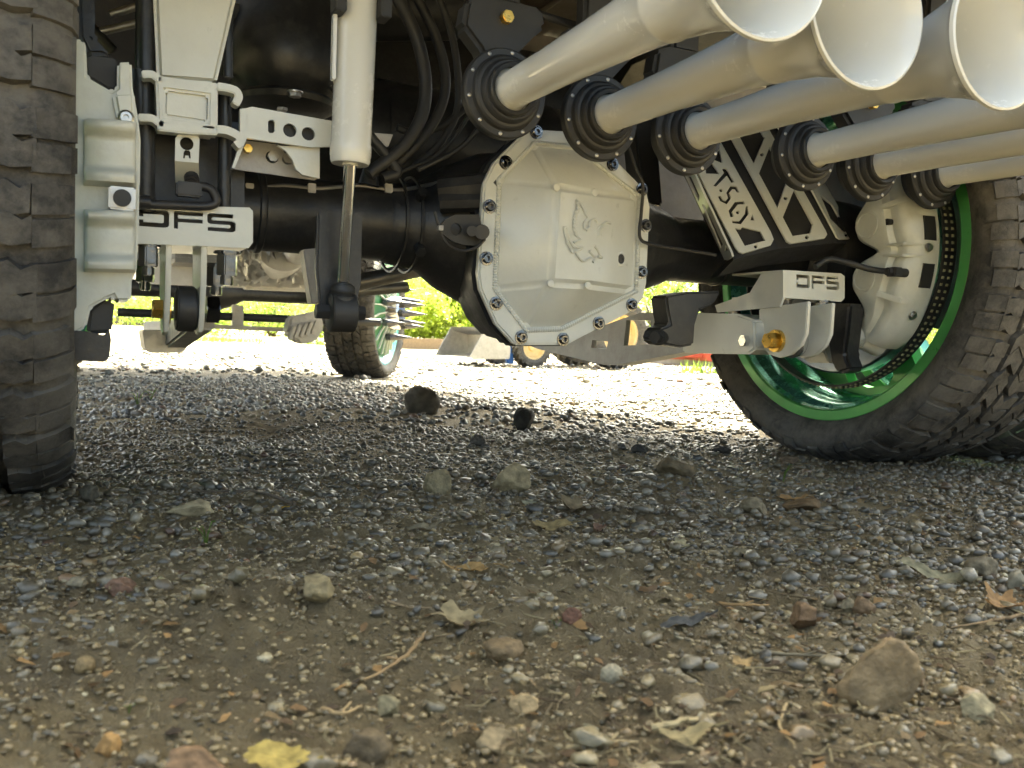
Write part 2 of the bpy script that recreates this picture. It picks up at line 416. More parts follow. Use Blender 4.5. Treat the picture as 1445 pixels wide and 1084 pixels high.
# ---------------------------------------------------------------- gravel pebbles (uncountable)
def ico(sub):
    bm = bmesh.new(); bmesh.ops.create_icosphere(bm, subdivisions=sub, radius=1)
    v = np.array([p.co[:] for p in bm.verts]); f = np.array([[p.index for p in q.verts] for q in bm.faces]); bm.free(); return v, f
rng = np.random.default_rng(5)
PAL = np.array([(.10, .10, .095), (.15, .145, .135), (.20, .195, .175), (.26, .25, .215), (.34, .33, .29), (.17, .14, .105), (.22, .17, .12), (.19, .115, .085), (.46, .45, .41), (.30, .25, .17), (.12, .13, .12)])
PW = np.array([.17, .18, .17, .13, .07, .10, .06, .03, .03, .03, .03]); PW /= PW.sum()
def pebbles(name, n, d0, d1, rmed, rsig, rmin, rmax, sub, a0=-38, a1=80, seed=1, sink=.3, thin=.95, crumb=False, tone=(.62, .61, .58), fade=None, dust=0.):
    r = np.random.default_rng(seed)
    d = np.sqrt(r.uniform(d0 * d0, d1 * d1, n)); a = np.radians(r.uniform(a0, a1, n))
    x = d * np.sin(a); y = d * np.cos(a)
    # bare packed dirt shows through in patches, most at the near left
    bare = vnoise(x * 2.3 + 3, y * 2.3, 11) + .6 * vnoise(x * 6, y * 6, 12)
    left = np.exp(-((x - .10) / .16) ** 2 - ((y - .62) / .22) ** 2)
    right = .5 * np.exp(-((x - 1.0) / .3) ** 2 - ((y - 1.35) / .3) ** 2)
    keep = r.uniform(0, 1, n) < np.clip(thin - 1.3 * np.clip(bare - .05, 0, 1) - (.15 if crumb else .85) * left - (0 if crumb else 1) * right, .08, 1)
    if fade: keep &= r.uniform(0, 1, n) < .03 + .94 * sstep(fade[0], fade[1], d + .35 * vnoise(x * 2.7, y * 2.7, 31) - .22 * np.clip(.45 - np.abs(x - .35), 0, 1))
    x, y = x[keep], y[keep]; n = len(x)
    rad = np.clip(rmed * np.exp(r.normal(0, rsig, n)), rmin, rmax)
    bv, bf = ico(sub)
    sc = np.stack([r.uniform(.8, 1.35, n), r.uniform(.65, 1.0, n), r.uniform(.42, .8, n)], 1) * rad[:, None]
    th = r.uniform(0, 2 * np.pi, n); tilt = r.normal(0, .28, n)
    lump = 1 + .20 * r.standard_normal((n, len(bv)))
    V = bv[None] * lump[:, :, None] * sc[:, None, :]
    cx, sx = np.cos(tilt)[:, None], np.sin(tilt)[:, None]
    V = np.stack([V[..., 0], V[..., 1] * cx - V[..., 2] * sx, V[..., 1] * sx + V[..., 2] * cx], -1)
    cz, sz = np.cos(th)[:, None], np.sin(th)[:, None]
    V = np.stack([V[..., 0] * cz - V[..., 1] * sz, V[..., 0] * sz + V[..., 1] * cz, V[..., 2]], -1)
    V += np.stack([x, y, gz(x, y) + sc[:, 2] * (1 - 2 * sink * r.uniform(.2, 1.6, n))], -1)[:, None, :]
    Fc = (bf[None] + (np.arange(n) * len(bv))[:, None, None]).reshape(-1, 3)
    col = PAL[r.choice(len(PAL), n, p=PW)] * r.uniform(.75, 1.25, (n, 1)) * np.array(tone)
    if dust: k_ = np.clip(dust + r.normal(0, .22, (n, 1)), 0, .95); col = col * (1 - k_) + np.array([(.185, .138, .070)]) * r.uniform(.6, 1.35, (n, 1)) * k_
    if crumb: col = np.where(r.uniform(0, 1, (n, 1)) < .94, np.array([(.205, .150, .070)]) * r.uniform(.35, 1.7, (n, 1)), col)
    C = np.repeat(col, len(bv), 0)
    o = np_mesh(name, V.reshape(-1, 3), Fc, PEBBLE, C)
    tag(o, kind='stuff'); return o
WARM = (1.22, 1.03, .68)
tag(pebbles('gravel', 5600, .22, 1.0, .0031, .58, .0014, .0095, 2, seed=3, thin=.58, sink=.48, tone=WARM, dust=.45), 'small rounded gravel closest to the lens', 'gravel')
tag(pebbles('gravel', 44000, .22, 1.15, .0015, .55, .0007, .0034, 1, seed=4, thin=.9, crumb=True, tone=WARM), 'fine grit and dirt crumbs between the nearest pebbles', 'gravel')
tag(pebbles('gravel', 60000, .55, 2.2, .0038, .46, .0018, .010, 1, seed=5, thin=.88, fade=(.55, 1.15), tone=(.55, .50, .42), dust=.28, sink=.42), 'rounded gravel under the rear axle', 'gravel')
tag(pebbles('gravel', 32000, 2.2, 5.2, .0078, .35, .004, .015, 1, a0=-20, a1=72, seed=6, tone=(.90, .86, .80)), 'coarse gravel under the middle of the truck', 'gravel')  # same gravel, tone lifted from here outwards to carry sunlight
tag(pebbles('gravel', 7000, 5.2, 11, .015, .35, .008, .03, 1, a0=-12, a1=64, seed=8, tone=(1.35, 1.3, 1.22)), 'sunlit gravel beyond the truck', 'gravel')  # tone lifted further: sun brightness put into the pebble colour

# ================================================================= THE TRUCK
truck = empty('lifted_truck', (MID, Y0, 0))
tag(truck, 'lifted pickup truck seen from below with white suspension, green wheels and a row of horns', 'truck')

# ---------------------------------------------------------------- body, frame, floor (what closes the view upwards and shades the ground)
b = MB()
for xs in (-1, 1):
    X = MID + xs * 1.10
    prof = [(.74, .98), (.95, .98), (1.0, 1.12), (1.12, 1.22), (1.38, 1.27), (1.64, 1.22), (1.76, 1.12), (1.81, .98),
            (5.02, .98), (5.07, 1.12), (5.2, 1.22), (5.5, 1.27), (5.8, 1.22), (5.93, 1.12), (5.98, .95), (6.55, .95), (6.62, 1.3), (6.5, 1.62),
            (5.2, 1.72), (4.6, 2.35), (2.75, 2.38), (2.35, 1.75), (.74, 1.72)]
    b.plate([(X, y, z) for y, z in prof], (-.05 * xs, 0, 0))
b.plate([(MID - 1.05, 6.5, 1.62), (MID - 1.05, 5.2, 1.72), (MID + 1.05, 5.2, 1.72), (MID + 1.05, 6.5, 1.62)], (0, 0, -.03))
b.plate([(MID - 1.05, 4.6, 2.35), (MID - 1.05, 2.75, 2.38), (MID + 1.05, 2.75, 2.38), (MID + 1.05, 4.6, 2.35)], (0, 0, -.03))
b.box((MID, 6.56, 1.25), (2.1, .06, .7)); b.box((MID, .765, 1.35), (2.1, .05, .74)); b.box((MID, 2.6, 1.6), (2.1, .04, .6))
b.build('body_shell', BODYP, truck)
fl = MB()
fl.box((MID, 1.62, 1.02), (2.08, 1.74, .02))
for k in range(13): fl.box((MID - .96 + k * .16, 1.62, 1.004), (.07, 1.74, .018))
fl.build('bed_floor', BROWNPAN, truck)
fl = MB(); fl.box((MID, 4.0, .93), (1.9, 2.9, .03)); fl.box((MID, 4.0, .88), (.5, 2.7, .08)); fl.build('cab_floor', BROWNPAN, truck)
for xs in (-1, 1):
    fr = MB(); X = MID + xs * .44
    fr.plate([(X, .74, .76), (X, .95, .76), (X, 1.1, .86), (X, 1.75, .86), (X, 2.0, .70), (X, 6.3, .68), (X, 6.3, .84), (X, 2.0, .86), (X, 1.7, .985), (X, .74, .985)], (xs * .07, 0, 0))
    fr.build('frame_rail', BLACK, truck, bevel=.006)
for y, z, h in ((.85, .87, .14), (1.95, .80, .2), (3.2, .76, .16), (4.4, .74, .14), (6.1, .72, .16)):
    fr = MB(); fr.box((MID, y, z), (.86, .12, h)); fr.build('crossmember', BLACK, truck, bevel=.008)
# rear bumper and front bumper
bm_ = MB(); bm_.plate([(MID - 1.08, .60, .80), (MID - 1.08, .74, .77), (MID - 1.08, .74, .98), (MID - 1.08, .60, .98)], (2.16, 0, 0)); bm_.build('rear_bumper', BLACK, truck, bevel=.015)
bm_ = MB(); bm_.plate([(MID - 1.0, 6.58, .72), (MID - 1.0, 6.8, .78), (MID - 1.0, 6.8, 1.02), (MID - 1.0, 6.58, 1.05)], (2.0, 0, 0)); bm_.build('front_bumper', BLACK, truck, bevel=.02)
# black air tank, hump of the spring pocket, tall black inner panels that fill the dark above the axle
t = MB(); t.lathe([(0, 0), (.02, .06), (.05, .10), (.09, .118), (.66, .118), (.70, .10), (.73, .06), (.75, 0)], (.33, 1.78, .62), EXV, 36)
for q in (.2, .55): t.lathe([(q, .121), (q + .03, .121)], (.33, 1.78, .62), EXV, 36)
t.build('air_tank', BLACK, truck)
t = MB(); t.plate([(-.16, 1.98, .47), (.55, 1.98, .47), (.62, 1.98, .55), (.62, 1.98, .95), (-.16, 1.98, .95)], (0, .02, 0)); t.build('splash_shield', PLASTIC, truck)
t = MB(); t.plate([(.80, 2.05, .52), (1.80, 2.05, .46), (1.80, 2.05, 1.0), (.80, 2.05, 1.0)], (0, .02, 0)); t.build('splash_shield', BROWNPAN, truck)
t = MB(); t.plate([onY(*p, 1.50) for p in ((893, 150), (918, 150), (930, 215), (936, 290), (915, 288), (902, 240))], (0, .05, 0)); t.build('bump_stop_post', BLACKM, truck, bevel=.004)
t = MB(); t.box((MID + .05, 2.5, .66), (.42, .8, .22)); t.build('transfer_skid', BLACK, truck, bevel=.03)

# ---------------------------------------------------------------- rear axle
ax = MB()
prof = [(0, .058), (.40, .058), (.41, .064), (.46, .072), (.50, .100), (.56, .128), (.61, .135), (.70, .135), (.77, .135), (.82, .115), (.88, .085), (.93, .070), (.95, .060), (1.28, .058)]
ax.lathe([(0, 0)] + prof + [(1.28, 0)], (.03, Y0, ZC - .005), EXV, 56)
for q in (.475, .50): ax.lathe([(q - .03, .0745), (q - .03, .078), (q - .026, .078), (q - .026, .0745)], (0, Y0, ZC - .005), EXV, 40)
axle = ax.build('rear_axle', BLACK, truck, angle=30)
# cast body of the differential behind the cover
flange = [(745, 182), (812, 186), (866, 222), (913, 270), (918, 292), (913, 400), (908, 421), (893, 439), (846, 463), (800, 487), (727, 487), (700, 457), (678, 408), (675, 385), (683, 258), (698, 229)]
YF = 1.235
FL = [onY(*p, YF) for p in flange]
cen = sum(FL, Vector()) / len(FL)
rings = []
for dy, s in ((.016, 1.015), (.045, 1.01), (.07, .96), (.14, .92), (.2, .74), (.27, .45), (.34, .30), (.46, .26)):
    rings.append([cen + (p - cen) * s + EYV * dy for p in FL])
h = MB(); h.loft(rings); h.build('differential_casting', BLACK, axle, bevel=.006, angle=40)
# ribs and bumps of the casting
h = MB()
for a, rr in ((1.15, .02), (1.35, .016), (4.4, .022)):
    p = Vector((.49, Y0 - .1 * math.sin(a), ZC + .1 * math.cos(a))); h.tube([p, Vector((.57, Y0 - .13, ZC + .13 * math.cos(a)))], rr, 8)
h.build('casting_rib', BLACK, axle)
# weld collars, spring-seat pads and pipe clips along the tube
for q_ in (.235, .44, .955, 1.10):
    m = MB(); m.lathe([(-.006, .0575), (-.004, .061), (0, .0622), (.004, .061), (.006, .0575)], (q_, Y0, ZC - .005), EXV, 48); m.build('weld_collar', BLACK, axle)
m = MB(); m.tube(curve([onY(*p, 1.335) for p in ((300, 262), (345, 268), (400, 262), (450, 266), (505, 262), (560, 268), (600, 262), (640, 252))], 6), .0030, 8); m.build('axle_brake_pipe', STEEL, axle)
for px_ in (352, 440, 548):
    m = MB(); p_ = onY(px_, 266, 1.333); m.box(p_, (.012, .008, .014)); m.build('pipe_clip', GREYM, axle, bevel=.001)
m = MB(); m.lathe([(0, .016), (.004, .016), (.006, .012), (.012, .012), (.012, 0)], (.515, Y0 - .088, ZC + .035), (-.35, -1, .35), 6); m.build('drain_plug', BLACKM, axle)
for z_ in (.036, -.040):
    m = MB(); m.cyl((.47, Y0 - .062, ZC + z_ - .005), (.47, Y0 - .078, ZC + z_ * 1.25 - .005), .009, n=6); m.build('tube_bolt', BLACK, axle, bevel=.001)
# breather and cast plug
br = MB(); br.cyl(onY(520, 262, 1.33), onY(523, 240, 1.33), .016, .012, 16); br.build('breather', BLACK, axle)

# ---------------------------------------------------------------- differential cover
cv = MB(); cv.plate(FL, (0, .014, 0))
cover = cv.build('differential_cover', WHITE, truck, 'off white welded differential cover with an embossed winged emblem', bevel=.003)
w = [onY(*p, YF) for p in ((754, 202), (811, 208), (902, 278), (897, 411), (792, 464), (742, 466), (698, 408), (704, 254))]
q = [onY(*p, 1.174) for p in ((785.5, 262), (839, 271), (829.5, 403), (776, 400))]
w2 = [p + EYV * .004 for p in w]
hull = MB(); hull.add(w2 + q, [(0, 1, 9, 8), (1, 2, 9), (2, 3, 10, 9), (3, 4, 10), (4, 5, 11, 10), (5, 6, 11), (6, 7, 8, 11), (7, 0, 8), (8, 9, 10, 11)])
hull.build('cover_hull', WHITE, cover, bevel=.008, seg=4, angle=40)
def bead(pts, r, step=.0042):
    out = []
    for a, c in zip(pts[:-1], pts[1:]):
        n = max(2, int((c - a).length / step * 3))
        out += [a.lerp(c, k / n) for k in range(n)]
    out.append(pts[-1])
    return out, lambda t, n=len(out): r * (1 + .22 * math.sin(t * n * 2 * math.pi / 3))
wb = MB(); pts, rf = bead([p - EYV * .001 for p in w + w[:1]], .0038); wb.tube(pts, rf, 7, cap=False); wb.build('weld_bead', WHITE, cover)
def cover_pt(px, py, lift=.0):
    best = None
    for tri in ((q[0], q[1], q[2]), (w2[2], w2[3], q[2]), (w2[6], w2[7], q[0]), (w2[0], w2[1], q[0]), (w2[4], w2[5], q[2])):
        n = (tri[1] - tri[0]).cross(tri[2] - tri[0]).normalized()
        if n.y > 0: n = -n
        p = onP(px, py, tri[0], n)
        if best is None or p.y > best[0].y: best = (p, n)
    return best[0] + best[1] * lift
# small weld marks where the creases meet
for x, y in ((398, 332), (572, 356), (540, 776), (372, 766)):
    em = MB(); em.lathe([(0, .006), (.0015, .0055), (.002, .004), (.002, 0)], cover_pt(*c7(x, y), -.0005), (0, -1, 0), 16); em.build('weld_tack', WHITE, cover)
ce = crop(780, 260, .1292)
strokes = [[(250, 170), (275, 200), (258, 215), (282, 245), (260, 260), (276, 285), (246, 300), (262, 325), (236, 340), (253, 365), (228, 380), (246, 405), (222, 420), (241, 450), (220, 460), (243, 490), (228, 505), (254, 530), (242, 545), (270, 570), (302, 605), (262, 625), (224, 640)],
           [(262, 178), (300, 215), (332, 270), (360, 330), (382, 368)], [(358, 502), (392, 478), (400, 422), (430, 386), (466, 400), (476, 432)], [(346, 492), (338, 440), (366, 394)],
           [(484, 566), (490, 482), (530, 440), (572, 414), (618, 426)], [(500, 560), (505, 500), (545, 460)], [(115, 474), (142, 480), (152, 530), (176, 600), (206, 652), (228, 690)], [(117, 476), (134, 560), (156, 622), (150, 638), (180, 682), (202, 738), (224, 746)],
           [(210, 655), (240, 686), (290, 688), (322, 696), (282, 720), (254, 742), (272, 782), (302, 822), (342, 842), (406, 802)], [(394, 734), (430, 780), (462, 800), (428, 852)], [(450, 680), (482, 722), (500, 770), (527, 800), (482, 790)]]
em = MB()
for st in strokes:
    pts = curve([(x, y, 0) for x, y in st], 4)
    em.tube([cover_pt(*ce(p.x, p.y), .0018) for p in pts], .0021, 6)
em.build('winged_emblem', WHITE, cover)
fp = MB(); fp.lathe([(0, .0125), (.002, .0115), (.0022, .0085), (.0005, .0078)], cover_pt(*c7(687, 655), -.0002), (.25, -1, 0), 28); fp.build('plug_boss', WHITE, cover)
fp = MB(); fp.lathe([(0, .0076), (.0016, .0076), (.0016, .004), (.0008, .0036), (.0008, 0)], cover_pt(*c7(687, 655), .0), (.25, -1, 0), 24); fp.build('fill_plug', BLACKM, cover)
def bolt_mesh(name, mat, r=.0075, hgt=.007, washer=1.45, socket=True):
    m = MB(); m.lathe([(0, 0), (0, r * washer), (.0018, r * washer), (.002, r * 1.02), (hgt * .8, r), (hgt, r * .8)] + ([(hgt, r * .5), (hgt * .4, r * .45), (hgt * .4, 0)] if socket else [(hgt, 0)]), (0, 0, 0), EZV, 20)
    return m.mesh(name, mat, angle=30)
BOLT = bolt_mesh('cover_bolt', STUD)
for x, y in ((307, 85), (170, 222), (97, 420), (83, 653), (127, 855), (240, 1008), (428, 1017), (588, 943), (737, 862), (782, 715), (800, 505), (783, 343), (650, 230)):
    inst(BOLT, 'cover_bolt', cover, onY(*c7(x, y), YF), aim((0, -1, 0)))
# bracket with sensor plug at the cover's edge
pl = MB(); ol = [c6(*p) for p in ((1085, 275), (1070, 205), (940, 205), (880, 235), (855, 270), (870, 310), (920, 350), (985, 370), (1060, 375), (1105, 340), (1110, 290))]
hc = onY(*c6(942, 285), 1.225)
pl.plate([onY(*p, 1.225) for p in ol], (0, .006, 0), [circ(hc, EXV, EZV, .009, 18)])
sb = pl.build('sensor_bracket', BLACKM, truck)
pl = MB(); pl.cyl(onY(*c6(1030, 295), 1.21), onY(*c6(1030, 295), 1.24), .008, n=16); pl.cyl(onY(*c6(1085, 300), 1.20), onY(*c6(1085, 300), 1.24), .011, n=16); pl.build('sensor_plug', PLASTIC, sb)
pl = MB(); pl.tube(curve([onY(*c6(*p), 1.215) for p in ((825, 190), (850, 270), (890, 360), (970, 402), (1050, 385), (1100, 340))], 8), .0022, 8); pl.build('sensor_wire', PLASTIC, sb)
pl = MB(); pl.box(onY(*c6(857, 278), 1.21), (.007, .007, .007)); pl.build('wire_clip', GREYM, sb)
# brake pipe over the right edge of the cover
pl = MB(); pl.tube(curve([onY(*p, 1.222) for p in ((886, 205), (898, 240), (907, 262), (905, 300), (903, 335), (920, 345), (960, 352), (1010, 360))], 8), .0028, 8); pl.build('brake_pipe', BLACKM, truck)

# ---------------------------------------------------------------- wheels and tyres
def make_tyre(name):
    m = MB(); R = TYRE_R
    def rt(x): return R - .010 * (abs(x) / .14) ** 3
    half = [(.118, .322), (.128, .330), (.144, .343), (.155, .360), (.158, .374), (.153, .389), (.142, .400), (.128, .407)]
    tread = [(.128 * k / 5, rt(.128 * k / 5) - .013) for k in range(5, -6, -1)]
    pr = [(x, r) for x, r in half] + [(x, r) for x, r in tread[1:-1]] + [(-x, r) for x, r in half[::-1]]
    m.lathe(pr, (0, 0, 0), EXV, 110)
    # raised ring near the bead and a lettering ridge
    for sgn in (1, -1): m.lathe([(sgn * .1375, .3395), (sgn * .1405, .3385), (sgn * .1430, .3435), (sgn * .141, .3445)], (0, 0, 0), EXV, 110)
    def P(t, x, r): return Vector((x, math.cos(t) * r, math.sin(t) * r))
    NP = 34; d = 2 * math.pi / NP
    def block(poly, depth=.014, tap=.88):
        cx = sum(p[1] for p in poly) / len(poly); ct = sum(p[0] for p in poly) / len(poly); n = len(poly)
        top = [P(ct + (t - ct) * tap + random.uniform(-.002, .002), cx + (x - cx) * tap + random.uniform(-.0012, .0012), rt(x) - random.uniform(0, .0018)) for t, x in poly]; bot = [P(t, x, rt(x) - depth) for t, x in poly]
        fs = [tuple(range(n))] + [(k, n + k, n + (k + 1) % n, (k + 1) % n) for k in range(n)]
        m.add(top + bot, fs)
    for i in range(NP):
        t0 = i * d + random.uniform(-.004, .004)
        # centre rows: interlocking zig-zag blocks split by sipes
        for x0, x1, off, sk in ((-.027, .027, 0, .26), (.035, .078, .45, -.24), (-.078, -.035, .55, -.24)):
            a = t0 + off * d; xm = (x0 + x1) / 2
            for s0, s1 in ((.04, .455), (.47, .88)):
                za, zb = sk * d, -sk * d * .6
                block([(a + s0 * d, x0), (a + s0 * d + za, xm - .006), (a + s0 * d + zb + za, xm + .006), (a + s0 * d + .1 * d, x1),
                       (a + s1 * d + .1 * d, x1), (a + s1 * d + zb + za, xm + .006), (a + s1 * d + za, xm - .006), (a + s1 * d, x0)], .013, .93)
        for sg in (1, -1):
            a = t0 + (.2 if sg > 0 else .7) * d; long = i % 2
            xo = .126 if long else .121
            for s0, s1 in ((.02, .385), (.40, .77)):
                block([(a + s0 * d, sg * .087), (a + (s0 - .05) * d, sg * .103), (a + s0 * d, sg * xo), (a + s1 * d, sg * xo), (a + (s1 - .07) * d, sg * .112), (a + (s1 + .05) * d, sg * .100), (a + (s1 - .02) * d, sg * .087)], .020, .95)
            # lug that runs down the shoulder onto the sidewall
            r_in = .381 if long else .392
            for s0, s1, rr in ((.0, .36, r_in), (.42, .80, r_in + .008)):
                prof = [(.121, .4145), (.141, .4065), (.1545, .397), (.1600 if rr < .39 else .158, rr)]
                ins = [(.118, .405), (.139, .400), (.149, .392), (.1545, rr - .004)]
                vs = []
                for (x, r), (xi, ri) in zip(prof, ins):
                    sh = (r_in - r) * 2.2
                    for t in (a + s0 * d + sh * .12, a + s1 * d + sh * .12):
                        vs.append(P(t, sg * x, r)); vs.append(P(t, sg * xi, ri))
                fs = []
                for k in range(3):
                    o = k * 4; fs += [(o, o + 4, o + 6, o + 2), (o, o + 1, o + 5, o + 4), (o + 2, o + 6, o + 7, o + 3)]
                fs += [(12, 13, 15, 14), (0, 2, 3, 1)]
                m.add(vs, fs)
    return m.mesh(name, RUBBER, angle=34)
TYRE = make_tyre('tyre')

def make_rim(name):
    """deep green rim; x=0 is the inboard lip, x grows outboard"""
    m = MB()
    m.lathe([(.012, .333), (.002, .3345), (0, .331), (0, .3125), (.004, .309), (.020, .3075), (.032, .300), (.040, .296), (.075, .294), (.088, .286), (.10, .281), (.20, .279), (.215, .272),
             (.225, .279), (.245, .300), (.258, .318), (.262, .333), (.250, .333), (.236, .315), (.215, .29), (.10, .288), (.045, .304), (.03, .318), (.012, .333)], (0, 0, 0), EXV, 96)
    return m.mesh(name, GREENB, angle=25)
RIM = make_rim('wheel')
def lip_ring():
    m = MB(); m.lathe([(.003, .3352), (-.0015, .3342), (-.003, .332), (-.003, .3135), (-.001, .3105), (.006, .3092), (.006, .312), (.003, .3352)], (0, 0, 0), EXV, 96); return m.mesh('rim_lip', GREEN, angle=25)
LIP = lip_ring()
def disc_mesh():
    m = MB(); o = Vector((.135, 0, 0)); n = 8; holes = []
    def pt(r, a): return o + Vector((0, math.cos(a) * r, math.sin(a) * r))
    for k in range(n):
        a = 2 * math.pi * k / n; h1, h2 = .20, .27
        holes.append([pt(.165, a - h1), pt(.21, a - h2 * 1.0), pt(.245, a - h2), pt(.262, a - h2 * .75), pt(.265, a), pt(.262, a + h2 * .75), pt(.245, a + h2), pt(.21, a + h2), pt(.165, a + h1), pt(.160, a)])
    m.plate([pt(.281, 2 * math.pi * k / 80) for k in range(80)], (.03, 0, 0), holes)
    m.lathe([(.10, 0), (.10, .085), (.11, .10), (.136, .115)], (0, 0, 0), EXV, 40)
    return m.mesh('wheel_disc', GREEN, angle=35)
WDISC = disc_mesh()
def wheel(name, loc, sx, label, steer=0., outer=False):
    """sx=+1: the open barrel side faces left; -1: faces right"""
    rz = (0 if sx > 0 else math.pi) + steer
    o = inst(RIM, name, truck, loc, (0, 0, rz), label=label)
    for me, nm in ((TYRE, 'tyre'), (LIP, 'rim_lip'), (WDISC, 'wheel_disc')):
        c = bpy.data.objects.new(nm, me); COL.objects.link(c); c.parent = o
        if nm == 'tyre': c.location = (.130, 0, 0); c.rotation_euler = (random.uniform(0, 6), 0, 0)
    return o
ZT = TYRE_R - .012
wheel('rear_wheel', (LIP_X, Y0, ZT), 1, 'inner dual wheel beside the brake caliper, its green barrel open to view')
wheel('rear_wheel', (LIP_X + .37, Y0, ZT), 1, 'outer dual wheel half hidden behind the inner one')
LW = -.036
wheel('rear_wheel', (LW, Y0, ZT), -1, 'near wheel showing its dusty tread at the edge of the view')

# front wheels, steered to the right, outer faces with green vanes and chrome spikes
FX, FY = 1.632, 5.52
FZ = G(FX, FY) + TYRE_R - .008
def vane_mesh():
    m = MB(); n = 22
    for k in range(n):
        a = 2 * math.pi * k / n
        vs = []
        for r, tw, x in ((.12, 0, .05), (.2, .05, .035), (.275, .12, .02)):
            for da, xx in ((-.017, x), (.017, x), (.017, x - .04), (-.017, x - .04)):
                vs.append(Vector((xx, math.cos(a + tw + da * .12 / r * 1.6) * r, math.sin(a + tw + da * .12 / r * 1.6) * r)))
        m.add(vs, [(0, 1, 5, 4), (4, 5, 9, 8), (1, 2, 6, 5), (5, 6, 10, 9), (3, 0, 4, 7), (7, 4, 8, 11), (0, 3, 2, 1), (8, 9, 10, 11)])
    return m.mesh('face_vane', WHITE, angle=40)
VANES = vane_mesh()
def front_face(o, sx):
    c = bpy.data.objects.new('face_vanes', VANES); COL.objects.link(c); c.parent = o; c.location = (.245, 0, 0)
    m = MB(); m.lathe([(.284, 0), (.283, .12), (.268, .2), (.252, .275), (.24, .279)], (0, 0, 0), EXV, 48); c = m.build('face_dish', VANEG); c.parent = o
    m = MB(); m.lathe([(.21, .135), (.25, .13), (.255, .11), (.35, .105), (.362, .095), (.362, 0)], (0, 0, 0), EXV, 40); c = m.build('hub', CHROME); c.parent = o
    sp = MB(); sp.lathe([(0, .0), (0, .022), (.03, .022), (.032, .020), (.150, .0005)], (0, 0, 0), EZV, 14); sm = sp.mesh('spike_nut', SPIKE, angle=40)
    for k in range(16):
        a = 2 * math.pi * k / 16; rr = .165 if k % 2 else .080
        s_ = bpy.data.objects.new('spike_nut', sm); COL.objects.link(s_); s_.parent = o
        s_.location = (.282 if k % 2 else .36, math.cos(a) * rr, math.sin(a) * rr); s_.rotation_euler = (0, math.pi / 2, 0)
STEER = R_(-33)
def steered(cx, sx):
    a = STEER; d = Vector((math.cos(a), math.sin(a), 0)) * (-.13 * sx)
    o = wheel('front_wheel', Vector((cx, FY, FZ)) + d, sx, None, steer=STEER)
    front_face(o, sx); return o
steered(FX, 1)['label'] = 'steered front wheel with green vanes and chrome spikes'
steered(2 * MID - FX + .02, -1)['label'] = 'front wheel hidden behind the near rear tyre'

# ---------------------------------------------------------------- hub, disc, caliper and light ring on the right
t = MB(); t.lathe([(-.10, 0), (-.10, .075), (-.06, .085), (-.05, .12), (-.02, .125), (.06, .12), (.07, 0)], (LIP_X - .02, Y0, ZC), EXV, 40); t.build('wheel_hub', BLACK, axle)
t = MB(); t.lathe([(.03, .12), (.03, .228), (.034, .232), (.06, .232), (.064, .228), (.064, .12)], (LIP_X, Y0, ZC), EXV, 72); t.build('brake_disc', DISC, axle)
RC = Vector((LIP_X, Y0 - .014, ZC + .004))
t = MB(); t.lathe([(-.002, .2595), (-.002, .263), (.026, .267), (.030, .2655), (.030, .2615), (-.002, .2595)], RC, EXV, 96)
ringo = t.build('light_ring', PLASTIC, truck)
lm = MB()
for k in range(132):
    a = 2 * math.pi * k / 132
    for x in (.005, .018):
        rr = .263 + (x + .002) * .143 + .0006; rot = Matrix.Rotation(a, 3, 'X')
        lm.box(RC + Vector((x, 0, 0)) + rot @ Vector((0, rr, 0)), (.0048, .0022, .0048), rot)
tag(lm.build('led_row', LEDM, ringo), kind='stuff')
def WP(x, rho, deg):   # cylindrical place on the wheel: deg from straight back, upwards
    a = R_(deg); return Vector((x, Y0 - rho * math.cos(a), ZC + rho * math.sin(a)))
# caliper: one casting swept round the disc; flat-faced piston lobes inboard, stepped pads over them
cb = MB(); rings = []
def bump(d, c, w): return math.exp(-((d - c) / w) ** 4)
stations = sorted(set(np.round(np.linspace(-43, 42, 69), 2)))
for dg in stations:
    lobe = max(bump(dg, 15.5, 13.5), bump(dg, -15.5, 13.5)); padk = max(bump(dg, 14, 10.5), bump(dg, -13.5, 10.5)); end = max(0, (abs(dg) - 32) / 11) ** 2
    ri = .203 - .045 * lobe + .0 * end; xi = 1.312 - .014 * lobe + .012 * end; ro = -.012 * end
    xp = 1.322 - .012 * padk
    rings.append([WP(x, r, dg) for x, r in ((1.380, ri - .012), (1.345, ri - .010), (xi + .016, ri - .006), (xi + .006, ri), (xi, ri + .010), (xi, ri + .016), (xi, .222 + .010 * end), (xi + .002, .228), (max(xp, xi) + .001, .2335), (xp, .237), (xp, .250 + ro),
                                            (xp + .003, .256 + ro), (xp + .012, .264 + ro), (1.340, .268 + ro), (1.345, .2705 + ro), (1.380, .2735 + ro), (1.384, .271 + ro), (1.384, ri - .010))])
cb.loft(rings)
calr = cb.build('brake_caliper', CASTW, truck, 'white brake caliper clamped inside the green wheel', angle=30)
for dg in (8.5, -9.5):
    m = MB(); rings = []
    for d_ in np.linspace(dg - 4.6, dg + 4.6, 5): rings.append([WP(x, r, d_) for x, r in ((1.345, .262), (1.345, .2725), (1.372, .2740), (1.372, .262))])
    m.loft(rings); m.build('caliper_window', BLACKM, calr)
# outboard half of the caliper, grey, behind the light ring
m = MB(); rings = []
for d_ in np.linspace(-30, 26, 25):
    e = max(0, (abs(d_ + 2) - 18) / 10); rings.append([WP(x, r - .012 * e * e, d_) for x, r in ((1.425, .255), (1.425, .283), (1.430, .2875), (1.455, .289), (1.460, .285), (1.460, .255))])
m.loft(rings); m.build('caliper_outer_half', DISC, calr, angle=40)
